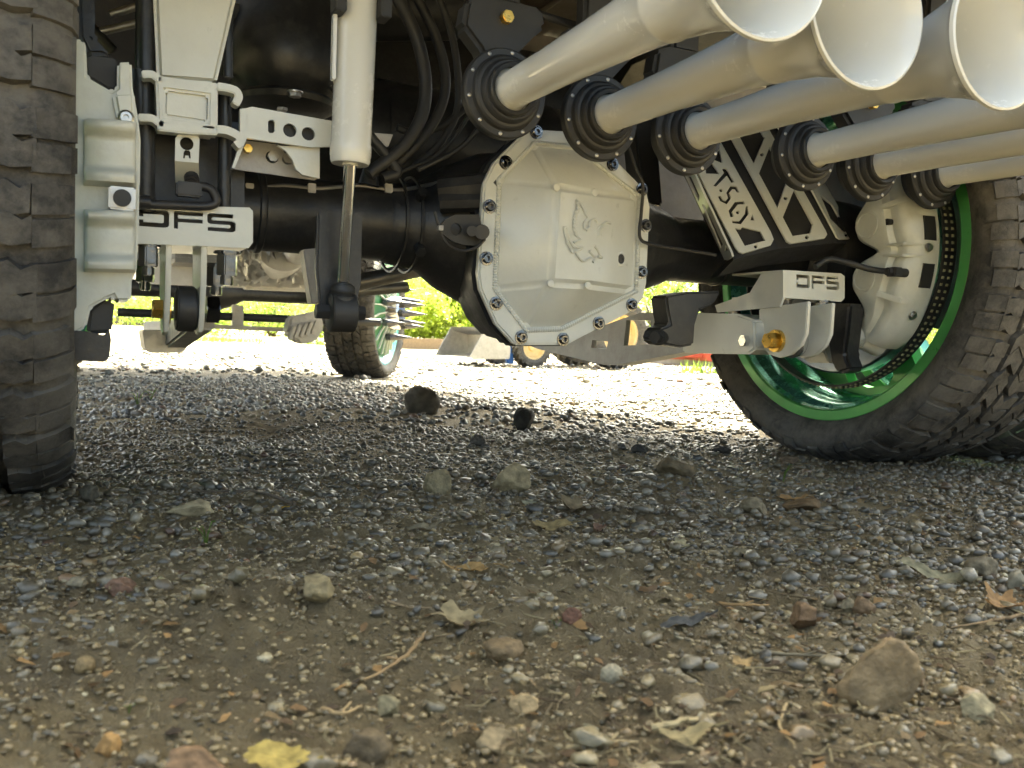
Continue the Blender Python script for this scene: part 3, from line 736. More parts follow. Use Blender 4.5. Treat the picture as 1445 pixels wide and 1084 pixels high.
# bolts that join the halves, raised casting number and a cast boss round the bleed screw
for dg in (27, 1, -25):
    p_ = WP(1.352, .2735, dg); nn_ = Vector((0, -math.cos(R_(dg)), math.sin(R_(dg)))); m = MB(); m.cyl(p_, p_ + nn_ * .006, .0062, n=6); m.cyl(p_, p_ + nn_ * .0016, .0085, n=18); m.build('bridge_bolt', STEEL, calr, bevel=.0006)
for dg in (20, -20):
    m = MB(); rings = []
    for d_ in np.linspace(dg - 1.2, dg + 1.2, 3): rings.append([WP(x, r, d_) for x, r in ((1.300, .225), (1.296, .228), (1.306, .248), (1.318, .266), (1.345, .273), (1.345, .225))])
    m.loft(rings); m.build('casting_rib', CASTW, calr, bevel=.0012)
for dg in (15, -15):
    m = MB(); m.lathe([(0, .026), (.002, .0255), (.0025, .022), (.001, .0205), (.001, 0)], WP(1.2985, .188, dg), (-1, 0, 0), 30); m.build('piston_cap', CASTW, calr, angle=30)
# ridges and casting marks
for d_, x0_ in ((2.2, 0), (-2.4, 0)):
    m = MB(); m.plate([WP(1.303, .215, d_ - .5), WP(1.303, .2605, d_ - .5), WP(1.345, .2715, d_ - .5), WP(1.345, .215, d_ - .5)], WP(1.33, .25, d_ + .5) - WP(1.33, .25, d_ - .5)); m.build('casting_rib', CASTW, calr, bevel=.0015)
# lower and upper ears with black slide pins
for dg, s in ((-46, 1), (45, -1)):
    m = MB(); m.cyl(WP(1.30, .215, dg), WP(1.335, .215, dg), .019, n=24); m.cyl(WP(1.335, .215, dg), WP(1.375, .235, dg), .024, .026, n=24); m.build('caliper_ear', CASTW, calr, bevel=.003)
    m = MB(); m.cyl(WP(1.285, .215, dg), WP(1.30, .215, dg), .011, n=6); m.lathe([(0, .015), (.006, .019), (.012, .015), (.018, .019), (.024, .015), (.03, .018)], WP(1.336, .196, dg + 2 * s), (1, 0, 0), 20); m.build('slide_pin', BLACKM, calr)
m = MB(); p = onX(1258, 314, 1.312); m.cyl(p, p + Vector((.03, 0, 0)), .0085, n=18); m.cyl(p - Vector((.012, 0, 0)), p, .006, n=14); m.build('bleed_screw', BLACKM, calr)
m = MB(); p = onX(1262, 384, 1.285); m.box(p, (.02, .022, .016)); m.cyl(p + Vector((-.005, 0, 0)), p + Vector((-.020, 0, 0)), .007, n=14); m.cyl(p, p + Vector((.03, 0, 0)), .008, n=14); m.build('hose_fitting', BLACKM, calr, bevel=.002)
m = MB(); m.tube(curve([onX(1150, 376, 1.16), onX(1170, 366, 1.19), onX(1200, 372, 1.22), onX(1228, 380, 1.255), p + Vector((-.012, 0, .0))], 8), .0055, 10); m.build('brake_hose', BLACKM, truck)
# black spindle mass and lower knuckle under the caliper
m = MB(); m.plate([onX(*p, 1.27) for p in ((1145, 428), (1200, 428), (1196, 470), (1192, 500), (1200, 522), (1182, 528), (1172, 515), (1166, 480))], (.04, 0, 0)); m.build('spindle_bracket', BLACK, truck, bevel=.006)
m = MB(); m.plate([onX(*p, 1.30) for p in ((1138, 462), (1158, 482), (1170, 512), (1140, 512), (1122, 496))], (.03, 0, 0)); m.build('dust_shield', WHITE, truck, bevel=.003)

# ---------------------------------------------------------------- DFS brackets
def glyphs(fn, w0, h0):
    """stencil letters D F S as hole outlines; fn(u,v) -> 3D, u,v in letter-band units 0..1"""
    D = [(0, 0), (.255, 0), (.295, .04), (.312, .16), (.312, .84), (.295, .96), (.255, 1), (0, 1), (0, .60), (.045, .60), (.045, .74), (.235, .74), (.255, .70), (.255, .30), (.235, .26), (.045, .26), (.045, .42), (0, .42)]
    Fq = [(.36, 0), (.66, 0), (.66, .22), (.405, .22), (.405, .40), (.66, .40), (.66, .62), (.405, .62), (.405, 1), (.36, 1)]
    Sq = [(.74, 0), (.975, 0), (.975, .22), (.765, .22), (.755, .26), (.755, .34), (.765, .38), (.96, .38), (.99, .44), (1, .52), (1, .86), (.99, .95), (.96, 1), (.71, 1), (.71, .78), (.935, .78), (.945, .74), (.945, .64), (.935, .60), (.74, .60), (.715, .55), (.705, .46), (.705, .14), (.715, .05)]
    return [[fn(u, v) for u, v in g] for g in (D, Fq, Sq)]
def quadmap(a, b_, c, d_):
    """px corners TL TR BR BL"""
    return lambda u, v: (((1 - u) * a[0] + u * b_[0]) * (1 - v) + ((1 - u) * d_[0] + u * c[0]) * v, ((1 - u) * a[1] + u * b_[1]) * (1 - v) + ((1 - u) * d_[1] + u * c[1]) * v)
# left: box with lettered face
YB = 1.20
qm = quadmap(c5(450, 96), c5(978, 128), c5(978, 226), c5(450, 190))
face = MB(); face.plate([onY(*p, YB) for p in ((150, 287), (352, 293), (357, 298), (357, 342), (351, 350), (150, 342))], (0, .006, 0), glyphs(lambda u, v: onY(*qm(u, v), YB), 1, 1))
dfl = face.build('axle_clamp', WHITE, truck, 'white axle clamp with the letters DFS cut through, left side')
m = MB(); m.plate([onY(*p, YB) + EYV * .006 for p in ((150, 287), (352, 293), (357, 298), (357, 302), (150, 291))], (0, .14, 0)); m.plate([onY(*p, YB) + EYV * .006 for p in ((150, 336), (357, 342), (351, 350), (150, 342))], (0, .14, 0))
m.plate([onY(*p, YB) + EYV * .006 for p in ((353, 300), (357, 300), (357, 344), (353, 346))], (0, .14, 0)); m.build('clamp_box', WHITE, dfl, bevel=.0015)
m = MB(); m.plate([onY(*p, YB + .03) for p in ((152, 292), (352, 298), (352, 343), (152, 338))], (0, .01, 0)); m.build('cavity_back', BLACK, dfl)  # black sheet behind the letters, its colour standing for the shaded cavity
# hanger plates, bushing, bolt
for x0, x1, yy in ((232, 240, 1.22), (281.5, 289.5, 1.22)):
    m = MB(); xa = onY(x0, 420, yy).x; xb = onY(x1, 420, yy).x; zt = onY(x0, 345, yy).z; zb = onY(x0, 474, yy).z
    pts = [(yy - .015, zt), (yy + .09, zt), (yy + .085, zt - .05), (yy + .075, zb + .03), (yy + .055, zb + .006), (yy + .035, zb), (yy + .012, zb + .005), (yy, zb + .025), (yy - .012, zt - .05)]
    m.plate([(xa, a, z) for a, z in pts], (xb - xa, 0, 0)); m.build('hanger_plate', WHITE, dfl, bevel=.0015)
bz = onY(262, 436, 1.25)
m = MB(); m.lathe([(-.0135, 0), (-.0135, .020), (-.012, .030), (.012, .030), (.0135, .020), (.0135, 0)], bz, EXV, 36); m.build('bushing', BLACKM, dfl, bevel=.002)
m = MB(); p = onY(240, 437, 1.25); m.cyl(p, p - Vector((.022, 0, 0)), .0145, .0135, n=6); m.cyl(p - Vector((.0, 0, 0)), p - Vector((.006, 0, 0)), .02, n=24); m.build('bolt_head', ZINC, dfl, bevel=.001)
m = MB(); p = onY(290, 437, 1.25); m.cyl(p, p + Vector((.017, 0, 0)), .020, n=6); m.build('lock_nut', STUD, dfl, bevel=.001)
def ubolt_nut(px, py, Y, par, s=1.):
    p = onY(px, py, Y); m = MB(); m.cyl(p + EZV * .012 * s, p - EZV * .013 * s, .0125 * s, n=6, ph=.3); m.cyl(p + EZV * .016 * s, p + EZV * .012 * s, .0155 * s, n=22); m.cyl(p - EZV * .013 * s, p - EZV * .024 * s, .0075 * s, n=14); m.build('clamp_nut', STUD, par, bevel=.0012)
ubolt_nut(209, 362, 1.22, dfl); ubolt_nut(320, 374, 1.20, dfl, 1.1); ubolt_nut(305, 390, 1.30, dfl, 1.1); ubolt_nut(205, 385, 1.30, dfl)
# traction bar from the left clamp forwards
m = MB(); m.plate([(.128, 1.28, .245), (.128, 1.28, .222), (.128, 1.72, .180), (.128, 2.25, .20), (.128, 2.25, .235), (.128, 1.6, .235)], (.036, 0, 0)); tb = m.build('traction_bar', GREYM, truck, bevel=.004)
m = MB(); pp = [onY(*p, 1.62) for p in ((201, 466), (205, 494), (212, 498), (255, 498), (262, 494), (276, 466))]; m.plate(pp, (0, .12, 0)); ep = m.build('tread_plate_end', STEEL, tb, bevel=.002)
m = MB()
for i in range(4):
    for j in range(2):
        p = onY(213 + i * 15, 476 + j * 12, 1.618); rot = Matrix.Rotation(R_(35 if (i + j) % 2 else -35), 3, 'Y'); m.box(p, (.018, .003, .004), rot)
m.build('tread_pattern', STEEL, ep, bevel=.001)

# right: box, side plate and hanger
qm2 = quadmap(d1(402, 186), d1(597, 196), d1(597, 258), d1(402, 246)); YR = 1.20
face = MB(); face.plate([onY(*p, YR) for p in ((1105, 381), (1187, 386), (1192, 390), (1192, 421), (1187, 426), (1105, 420))], (0, .006, 0), glyphs(lambda u, v: onY(*qm2(u, v), YR), 1, 1))
dfr = face.build('axle_clamp', WHITE, truck, 'white axle clamp with the letters DFS beside the green wheel')
XS = onY(1105, 400, YR).x
m = MB()
m.plate([onX(*p, XS) for p in ((1105, 381.5), (1105, 420), (1100, 433), (1012, 441), (1009, 431), (1058, 413), (1076, 383))], (.005, 0, 0))
m.plate([onY(*p, YR) + EYV * .006 for p in ((1105, 381), (1187, 386), (1192, 390), (1192, 393), (1105, 384))], (0, .13, 0)); m.plate([onY(*p, YR) + EYV * .006 for p in ((1105, 417), (1187, 422), (1187, 426), (1105, 420))], (0, .13, 0)); m.plate([onY(*p, YR) + EYV * .006 for p in ((1189, 390), (1192, 390), (1192, 421), (1189, 424))], (0, .13, 0))
m.build('clamp_box', WHITE, dfr)
m = MB(); m.plate([onY(*p, YR + .045) for p in ((1112, 386), (1186, 391), (1186, 420), (1112, 415))], (0, .01, 0)); m.build('cavity_back', GREYM, dfr)
hp = [(1067, 436), (1136, 425), (1133, 470), (1126, 487), (1112, 500), (1096, 505), (1081, 500), (1071, 488), (1067, 470)]
for dx in (.006, .062):
    m = MB(); m.plate([onX(*p, XS) + EXV * dx for p in hp], (.009, 0, 0)); m.build('hanger_plate', WHITE, dfr, bevel=.0015)
p = onX(1094, 481, XS)
m = MB(); m.cyl(p - EXV * .001, p - EXV * .020, .0150, .0142, n=6, ph=.2); m.cyl(p + EXV * .006, p - EXV * .003, .020, n=26); m.build('bolt_head', ZINC, dfr, bevel=.001)
m = MB(); m.lathe([(.016, 0), (.016, .018), (.020, .027), (.036, .031), (.052, .027), (.060, .018), (.060, 0)], p, EXV, 36); m.build('bushing', CHROME, dfr)
ubolt_nut(1036, 443, 1.36, dfr, 1.0); ubolt_nut(1108, 433, 1.235, dfr, 1.0); ubolt_nut(1160, 436, 1.21, dfr, .95); ubolt_nut(1152, 463, 1.30, dfr, 1.0)
# right traction bar: white box end, grey plate with cut-outs running forward
m = MB(); bx = XS - .016
m.plate([onX(*p, bx) for p in ((962, 441), (1040, 443), (1064, 452), (1066, 492), (1056, 500), (962, 498))], (.066, 0, 0)); tb = m.build('traction_bar', WHITE, truck, 'white box end of the traction bar running forward to a grey plate', bevel=.004)
m = MB(); hl = [[onX(*p, bx + .01) for p in h_] for h_ in (((884, 452), (918, 452), (918, 486), (880, 488)), ((836, 480), (858, 482), (856, 492), (834, 491)))]
m.plate([onX(*p, bx + .01) for p in ((966, 444), (905, 441), (880, 449), (800, 479), (742, 486), (760, 493), (852, 515), (870, 515), (966, 497))], (.012, 0, 0), hl)
m.plate([onX(*p, bx + .022) for p in ((742, 486), (760, 493), (852, 515), (870, 515), (966, 497), (966, 494), (870, 511), (852, 511), (760, 489))], (.05, 0, 0)); m.build('slotted_plate', GREYM, tb)
m = MB(); p = onX(1054, 481, bx); m.cyl(p, p - EXV * .012, .011, n=6); m.build('pinch_bolt', CHROME, tb, bevel=.001)

# black lower shock mount right of the differential
m = MB(); m.plate([onY(*d3(*p), 1.30) for p in ((1110, 76), (1200, 60), (1330, 58), (1300, 110), (1245, 132), (1228, 190), (1222, 270), (1170, 280), (1100, 268), (1075, 248), (1090, 205), (1128, 190), (1118, 140))], (0, .05, 0))
lk = m.build('shock_bracket', BLACK, truck, bevel=.008, seg=3)
m = MB(); p = onY(*d3(1078, 240), 1.30); m.cyl(p, p + Vector((-.014, -.010, 0)), .011, n=6); m.cyl(p, p + Vector((.02, .014, 0)), .014, n=20); m.build('bracket_bolt', BLACKM, lk, bevel=.001)

# ---------------------------------------------------------------- lettered guard over the right axle tube
def fold(top, bot, yt, yb): return onY(*c8(*top), yt), onY(*c8(*bot), yb)
YT, YBt = 1.36, 1.23
Lo = fold((125, 60), (540, 948), YT + .07, YBt + .06); Lf = fold((199, 60), (590, 938), YT, YBt); Mf = fold((440, 30), (862, 872), YT - .01, YBt - .012); Rf = fold((795, 10), (1200, 838), YT, YBt); Ro = fold((905, 10), (1345, 842), YT + .06, YBt + .06)
g = MB(); off = Vector((0, .006, 0))
row = [Lo, Lf, Mf, Rf, Ro]
vs = [p for a, c in row for p in (a, c)]; vs2 = [p + off for p in vs]
lipv = [c + Vector((0, .045, -.028)) for a, c in row]
g.add(vs + vs2, [(2 * k, 2 * k + 2, 2 * k + 3, 2 * k + 1) for k in range(4)] + [(8 + 2 * k + 2, 10 + 2 * k + 2, 11 + 2 * k + 2, 9 + 2 * k + 2) for k in range(4)] + [(0, 1, 11, 10), (8, 18, 19, 9)] + [(2 * k, 10 + 2 * k, 12 + 2 * k, 2 * k + 2) for k in range(4)])
bl = [c for a, c in row]
g.add(bl + lipv, [(k, k + 1, 6 + k, 5 + k) for k in range(4)])
guard = g.build('axle_guard', BLACKM, truck, 'black folded guard carrying white cut-out plates over the axle tube', normals=True, angle=12)
def facet(a, b_): 
    n = (b_[0] - a[1]).cross(b_[1] - a[1]) ; n = (a[0] - a[1]).cross(b_[1] - a[1]).normalized()
    return (a[1], n if n.dot(CAM - a[1]) > 0 else -n)
FA, FB, FC, FD = facet(Lo, Lf), facet(Lf, Mf), facet(Mf, Rf), facet(Rf, Ro)
def gplate(fc, outer, holes, label=None):
    p0, n = fc
    P = lambda p: onP(*c8(*p), p0 + n * .006, n)
    m = MB(); m.plate([P(p) for p in outer], n * -.0035, [[P(p) for p in h_] for h_ in holes]); return m.build('cutout_plate', WHITE, guard, label)
def hexa(x, y, r, n=10): return [(x + r * math.cos(2 * math.pi * k / n), y + r * math.sin(2 * math.pi * k / n)) for k in range(n)]
gplate(FB, [(250, 170), (420, 60), (815, 770), (832, 815), (815, 850), (645, 900), (620, 892), (600, 865)],
       [[(412, 345), (445, 330), (500, 415), (418, 412)], [(478, 255), (500, 262), (520, 350), (470, 330)],
        [(530, 378), (545, 382), (592, 465), (572, 468), (545, 425), (478, 492), (462, 488), (528, 408), (515, 384)], hexa(510, 515, 11),
        [(570, 485), (605, 490), (622, 528), (606, 528), (595, 510), (578, 508), (560, 530), (572, 560), (545, 600), (505, 582), (492, 552), (506, 548), (520, 572), (540, 578), (553, 562), (542, 530)],
        [(556, 640), (598, 582), (648, 580), (655, 600), (612, 602), (578, 645), (588, 675), (568, 680)], [(662, 610), (672, 612), (678, 660), (632, 722), (580, 716), (576, 700), (625, 700), (655, 660)], hexa(612, 650, 11),
        [(690, 698), (702, 660), (715, 700)], [(594, 745), (632, 752), (640, 738), (752, 765), (780, 822), (655, 855)], hexa(722, 860, 11)], 'white plate with letters TSO cut out')
gplate(FC, [(552, 150), (572, 125), (745, 62), (765, 72), (1150, 760), (1160, 785), (1145, 808), (940, 840), (915, 828)],
       [[(605, 152), (725, 102), (778, 190), (710, 352)], [(808, 248), (918, 450), (855, 622), (742, 412)], [(958, 508), (1072, 722), (1055, 778), (948, 795), (888, 680)], hexa(655, 105, 12), hexa(760, 296, 12), hexa(904, 563, 12), hexa(1035, 803, 12)], 'white plate with three large cut-outs')
gplate(FD, [(818, 42), (905, 40), (1322, 782), (1328, 800), (1312, 812), (1240, 812), (1222, 800)], [[(858, 78), (895, 76), (1108, 470), (1078, 478)], [(1118, 545), (1190, 600), (1285, 765), (1262, 770), (1180, 690)], hexa(1275, 790, 9)])
gplate(FA, [(262, 370), (276, 360), (330, 380), (572, 900), (578, 922), (552, 944), (530, 940)], [[(300, 430), (325, 432), (378, 548), (372, 585)], [(392, 600), (408, 606), (520, 845), (505, 872)], [(535, 850), (553, 885), (528, 890)]])

# ---------------------------------------------------------------- train horns
def horn_meshes():
    Ln = .47
    prof = [(0, .0235), (.02, .0232), (.10, .0250), (.2, .0275), (.3, .0315), (.335, .0340), (.338, .0352), (.343, .0354), (.346, .0346), (.40, .0420), (.43, .0500), (.455, .0590), (Ln, .0712), (Ln + .002, .0725), (Ln + .001, .0738), (Ln - .004, .0735)]
    outer = [(a, r) for a, r in prof[:12]] + [(Ln - .004, .0680), (Ln - .002, .0704), (Ln + .002, .0702), (Ln + .003, .0680)]
    inner = [(Ln, .0660), (.452, .0568), (.425, .0475), (.395, .0398), (.35, .0325), (.25, .0265), (.1, .022), (.02, .0205), (.02, 0)]
    m = MB(); m.lathe([(-.004, .0275), (-.004, .0275), (0, .0272), (.004, .0236)] + outer[2:] + inner, (0, 0, 0), (0, -1, 0), 56)
    t = m.mesh('train_horn', HORNW, angle=50)
    m = MB(); m.lathe([(-.045, 0), (-.045, .024), (-.038, .034), (-.022, .040), (-.014, .0475), (-.002, .0475), (0, .0460), (.0, .0400), (.003, .0385), (.006, .0385), (.009, .0362), (.010, .0335), (.016, .0325), (.019, .0305), (.019, .0285), (.026, .0278), (.028, .0262), (.026, .0225), (.010, .022)], (0, .02, 0), (0, -1, 0), 52)
    d = m.mesh('horn_driver', BLACKM, angle=32)
    m = MB()
    for k in range(10):
        a = 2 * math.pi * (k + .3) / 10; p = Vector((math.cos(a) * .0432, .020, math.sin(a) * .0432)); m.lathe([(0, .0022), (.0008, .0022), (.0016, .0014), (.0018, 0)], p, (0, -1, 0), 10)
    f = m.mesh('driver_rivets', STEEL)
    m = MB(); pts = [(-.055, .115), (-.030, .125), (.055, .125), (.062, .10), (.045, .085), (.018, .055), (.022, .030), (-.02, .028), (-.035, .055), (-.060, .080)]
    m.plate([(x, .030, z) for x, z in pts], (0, .035, 0)); m.box((0, .05, .22), (.05, .03, .2))
    br = m.mesh('horn_bracket', BLACKM, bevel=.006)
    m = MB(); m.cyl((.0, .045, .10), (.0, .02, .10), .009, n=6); fit = m.mesh('air_fitting', ZINC, bevel=.001)
    return t, d, f, br, fit
HT, HD, HF, HB, HA = horn_meshes()
HX = [(712, 135), (847, 170), (970, 190), (1137, 215), (1228, 235), (1318, 245)]
names_h = ['largest in view, first of the row of white horns over the differential', 'second horn of the row, its bell nearest the middle', 'third horn of the row, bell cut by the picture edge', 'fourth horn of the row, in front of the lettered guard', 'fifth horn of the row, beside the green wheel', 'last horn of the row, in front of the tyre']
for k, (hx, hy) in enumerate(HX):
    p = onY(hx, hy, 1.08); p.z = (.547, .536, .533, .534, .531, .533)[k]
    o = inst(HT, 'train_horn', truck, (p.x, 1.055, p.z), (0, 0, 0), scale=(1, (1.0, .945, 1.0, 1.08, 1.08, 1.08)[k], 1), label=names_h[k])
    for me, nm in ((HD, 'horn_driver'), (HF, 'driver_rivets'), (HB, 'horn_bracket'), (HA, 'air_fitting')):
        c = bpy.data.objects.new(nm, me); COL.objects.link(c); c.parent = o
        if nm == 'driver_rivets': c['kind'] = 'stuff'
        c.scale = (1, 1 / o.scale[1], 1) if nm in ('horn_bracket', 'air_fitting') else (1.24, 1 / o.scale[1], 1.24)
m = MB(); m.tube(curve([onY(*p, 1.15) for p in ((560, -30), (640, -25), (760, 20), (900, 60), (1050, 90), (1250, 118))], 6), .006, 8); m.build('horn_air_line', PLASTIC, truck)
m = MB(); xa, xb = onY(690, 100, 1.12).x, onY(1330, 240, 1.12).x
m.box(((xa + xb) / 2, 1.115, .76), (xb - xa + .1, .05, .05)); m.build('horn_rail', BLACK, truck, bevel=.004)

# ---------------------------------------------------------------- shock absorber, left of the differential
sa, sb_ = onY(508, -70, 1.14), onY(494, 232, 1.14)
dv = (sb_ - sa).normalized(); Ls = (sb_ - sa).length; rs = .0258
m = MB(); m.lathe([(0, 0), (0, rs), (Ls - .026, rs), (Ls - .024, rs * 1.03), (Ls - .010, rs * 1.03), (Ls - .008, rs * 1.0), (Ls - .004, rs * 1.0), (Ls, rs * .93), (Ls, .010), (Ls + .002, .010), (Ls + .002, 0)], sa, dv, 40)
shock = m.build('shock_absorber', HORNW, truck, 'long white shock absorber with a chrome rod')
eye = onY(482, 441, 1.20)
m = MB(); m.cyl(sb_, eye + Vector((0, 0, .03)), .0080, n=20); m.build('piston_rod', CHROME, shock)
m = MB(); p0 = eye + Vector((0, -.004, .040)); m.lathe([(0, .010), (.004, .016), (.012, .0175), (.016, .015), (.020, .0185), (.032, .0185), (.05, .015)], p0, (0, 0, -1), 26); m.lathe([(-.018, 0), (-.018, .024), (-.016, .027), (.016, .027), (.018, .024), (.018, 0)], eye, EXV, 36); m.cyl(eye - EXV * .036, eye + EXV * .032, .011, n=6); m.build('rod_end', BLACKM, shock, bevel=.001)
m = MB(); m.plate([onY(*p, 1.215) for p in ((448, 300), (512, 300), (510, 400), (498, 455), (470, 466), (452, 440), (446, 380))], (0, .012, 0)); m.build('shock_mount', BLACK, truck, bevel=.003)
m = MB(); m.plate([onY(*p, 1.30) for p in ((428, 352), (449, 350), (452, 425), (440, 430))], (0, .03, 0)); m.build('mount_gusset', GREYM, truck, bevel=.002)
m = MB(); p = onY(471, 65, 1.13); m.box(p, (.005, .012, .085)); m.build('boot_strap', HORNW, shock, bevel=.001)
for px, py in ((478, 2), (541, 12)):
    m = MB(); m.box(onY(px, py, 1.12), (.014, .03, .03)); m.cyl(onY(px, py + 10, 1.11), onY(px + 4, py + 10, 1.11), .004, n=10); m.build('reservoir_clip', BLACKM, shock, bevel=.002)

# ---------------------------------------------------------------- spring tower, U-bolts and brackets above the left axle tube
m = MB(); YS = 1.20
a = [onY(*p, YS) for p in ((214, -60), (347, -60), (306, 118), (222, 112))]
m.loft([a, [a[0] + EYV * .10, a[1] + EYV * .10, a[2] + EYV * .10, a[3] + EYV * .10]]); m.build('spring_tower', WHITE, truck, 'tapered white box of the spring perch', bevel=.006, seg=3)
sad = MB()
sad.plate([onY(*c1(*p), 1.18) for p in ((850, 425), (1190, 470), (1190, 720), (860, 680))], (0, .06, 0), [[onY(*c1(*p), 1.18) for p in ((905, 490), (1138, 520), (1135, 665), (900, 630))]])
sad.plate([onY(*c1(*p), 1.188) for p in ((900, 485), (1142, 515), (1140, 670), (895, 635))], (0, .02, 0))
saddle = sad.build('spring_saddle', WHITE, truck, 'white spring saddle held by black U-bolts', bevel=.003)
def hook(pts, r, w=.022):
    m = MB(); c = curve([onY(*c1(*p), 1.18) for p in pts], 6); ring = []
    for i, p in enumerate(c):
        t = (c[min(i + 1, len(c) - 1)] - c[max(i - 1, 0)]).normalized(); nrm = t.cross(EYV).normalized()
        ring.append([p + nrm * r, p + nrm * r + EYV * w, p - nrm * r + EYV * w, p - nrm * r])
    m.loft(ring); m.build('saddle_ear', WHITE, saddle, bevel=.0015)
hook([(775, 405), (830, 405), (865, 428), (900, 440)], .0045); hook([(755, 640), (830, 645), (870, 670), (905, 685)], .0045)
hook([(1185, 470), (1240, 478), (1290, 495), (1305, 530), (1285, 570)], .0050); hook([(1185, 705), (1240, 712), (1300, 740), (1312, 775), (1290, 795)], .0050)
hook([(860, 430), (1000, 450), (1190, 472)], .004); hook([(860, 685), (1000, 700), (1190, 712)], .006)
for x0, y0_, x1, y1, r in ((205, -60, 205, 300, .0115), (197, 100, 208, 300, .0105), (318, 122, 316, 300, .0085), (322, 0, 322, 110, .006)):
    m = MB(); m.tube([onY(x0, y0_, 1.215), onY(x1, y1, 1.215)], r, 16); m.build('spring_bolt', BLACK, truck)
m = MB(); m.plate([onY(*p, 1.27) for p in ((196, 150), (345, 175), (345, 300), (196, 300))], (0, .02, 0)); m.build('perch_plate', BLACK, truck)
# small strap with a keyhole and a wiring plug
kh = [onY(*c1(*p), 1.195) for p in ((1000, 865), (1003, 830), (1012, 820), (1030, 820), (1040, 830), (1042, 865), (1032, 865), (1030, 850), (1012, 850), (1010, 865))]
m = MB(); m.plate([onY(*c1(*p), 1.195) for p in ((958, 755), (970, 738), (1080, 742), (1090, 760), (1085, 890), (955, 880))], (0, .003, 0), [circ(onY(*c1(1020, 785), 1.195), EXV, EZV, .0082, 18), kh]); strap = m.build('strap_bracket', WHITE, truck)
m = MB(); pa = [onY(*c1(*p), 1.195) for p in ((955, 880), (1085, 890))]; pb = [onY(*c1(*p), 1.235) for p in ((1088, 1010), (958, 1000))]
m.add(pa + pb + [p + Vector((0, .003, .001)) for p in pa + pb], [(0, 1, 2, 3), (7, 6, 5, 4), (0, 4, 5, 1), (1, 5, 6, 2), (2, 6, 7, 3), (3, 7, 4, 0)]); m.build('strap_foot', WHITE, strap)
m = MB(); p = onY(266, 268, 1.185); m.box(p, (.030, .016, .018)); m.cyl(p + Vector((.004, -.004, .008)), p + Vector((.004, .01, .018)), .009, n=16); m.build('wiring_plug', PLASTIC, strap, bevel=.002)
m = MB(); m.tube(curve([onY(*p, 1.19) for p in ((280, 262), (298, 268), (305, 285), (290, 291), (250, 290), (205, 288))], 8), .0058, 10); m.tube([onY(195, 285, 1.19), onY(212, 286, 1.19)], .0085, 12); m.build('wiring_sleeve', PLASTIC, strap)
# white bracket with two round holes, lower plate with bolts
m = MB(); o1 = [c2(*p) for p in ((190, 590), (215, 583), (660, 662), (650, 800), (540, 805), (185, 755))]; Yk = 1.19
slot = [onY(*c2(*p), Yk) for p in ((303, 665), (312, 655), (330, 655), (340, 667), (340, 715), (330, 727), (312, 727), (303, 717))]
m.plate([onY(*p, Yk) for p in o1], (0, .006, 0), [slot, circ(onY(*c2(422, 712), Yk), EXV, EZV, .0088, 20), circ(onY(*c2(523, 731), Yk), EXV, EZV, .0088, 20)])
bk = m.build('shock_tab_bracket', WHITE, truck, 'white bracket with a slot and two round holes')
m = MB(); m.plate([onY(*c2(*p), Yk + .012) for p in ((180, 590), (640, 665), (640, 800), (190, 755))], (0, .006, 0)); m.build('bracket_backing', BLACKM, bk)
m = MB(); m.plate([onY(*c2(*p), Yk) for p in ((150, 595), (190, 590), (190, 750), (120, 920), (105, 918), (150, 780))], (0, .012, 0)); m.build('bracket_flange', WHITE, bk)
m = MB(); m.plate([onY(*c2(*p), Yk + .05) for p in ((160, 765), (360, 790), (470, 940), (580, 970), (560, 985), (120, 925))], (0, .004, 0), [circ(onY(*c2(325, 858), Yk + .05), EXV, EZV, .0085, 16), circ(onY(*c2(408, 870), Yk + .05), EXV, EZV, .007, 16)]); m.build('lower_plate', GREYM, bk)
m = MB(); m.plate([onY(*c2(*p), Yk + .01) for p in ((355, 795), (585, 805), (585, 975), (490, 955), (455, 925), (435, 870), (400, 825))], (0, .005, 0)); m.build('corner_gusset', WHITE, bk)
m = MB(); p = onY(*c2(188, 818), Yk + .04); m.cyl(p, p - EYV * .012, .006, n=6); m.build('bracket_bolt', ZINC, bk, bevel=.0006)
m = MB()
for x, y in ((325, 858), (408, 870)):
    p = onY(*c2(x, y), Yk + .056); m.cyl(p, p - EYV * .010, .0078, n=6)
m.build('plate_bolt', STEEL, bk, bevel=.0006)
# black air spring behind the bracket
c = onY(405, 140, 1.42); c.z -= .01
m = MB(); m.lathe([(0, 0), (0, .055), (.012, .075), (.020, .078), (.026, .072), (.032, .078), (.05, .090), (.08, .094), (.11, .090), (.14, .080), (.3, .078)], c - EZV * .015, EZV, 48)
asp = m.build('air_spring', BLACK, truck)
m = MB(); m.cyl(onY(*c2(450, 530), 1.335), onY(*c2(450, 505), 1.335), .0095, n=6); m.cyl(onY(*c2(450, 508), 1.335), onY(*c2(450, 500), 1.335), .012, n=18); m.cyl(onY(*c2(380, 605), 1.335), onY(*c2(380, 590), 1.335), .008, n=6); m.build('spring_nut', STEEL, asp)
m = MB(); m.tube([onY(330, 20, 1.45), onY(330, 120, 1.45)], .05, 20); m.tube([onY(430, 10, 1.6), onY(640, 10, 1.6)], .06, 16); m.build('spring_pedestal', BLACK, truck)
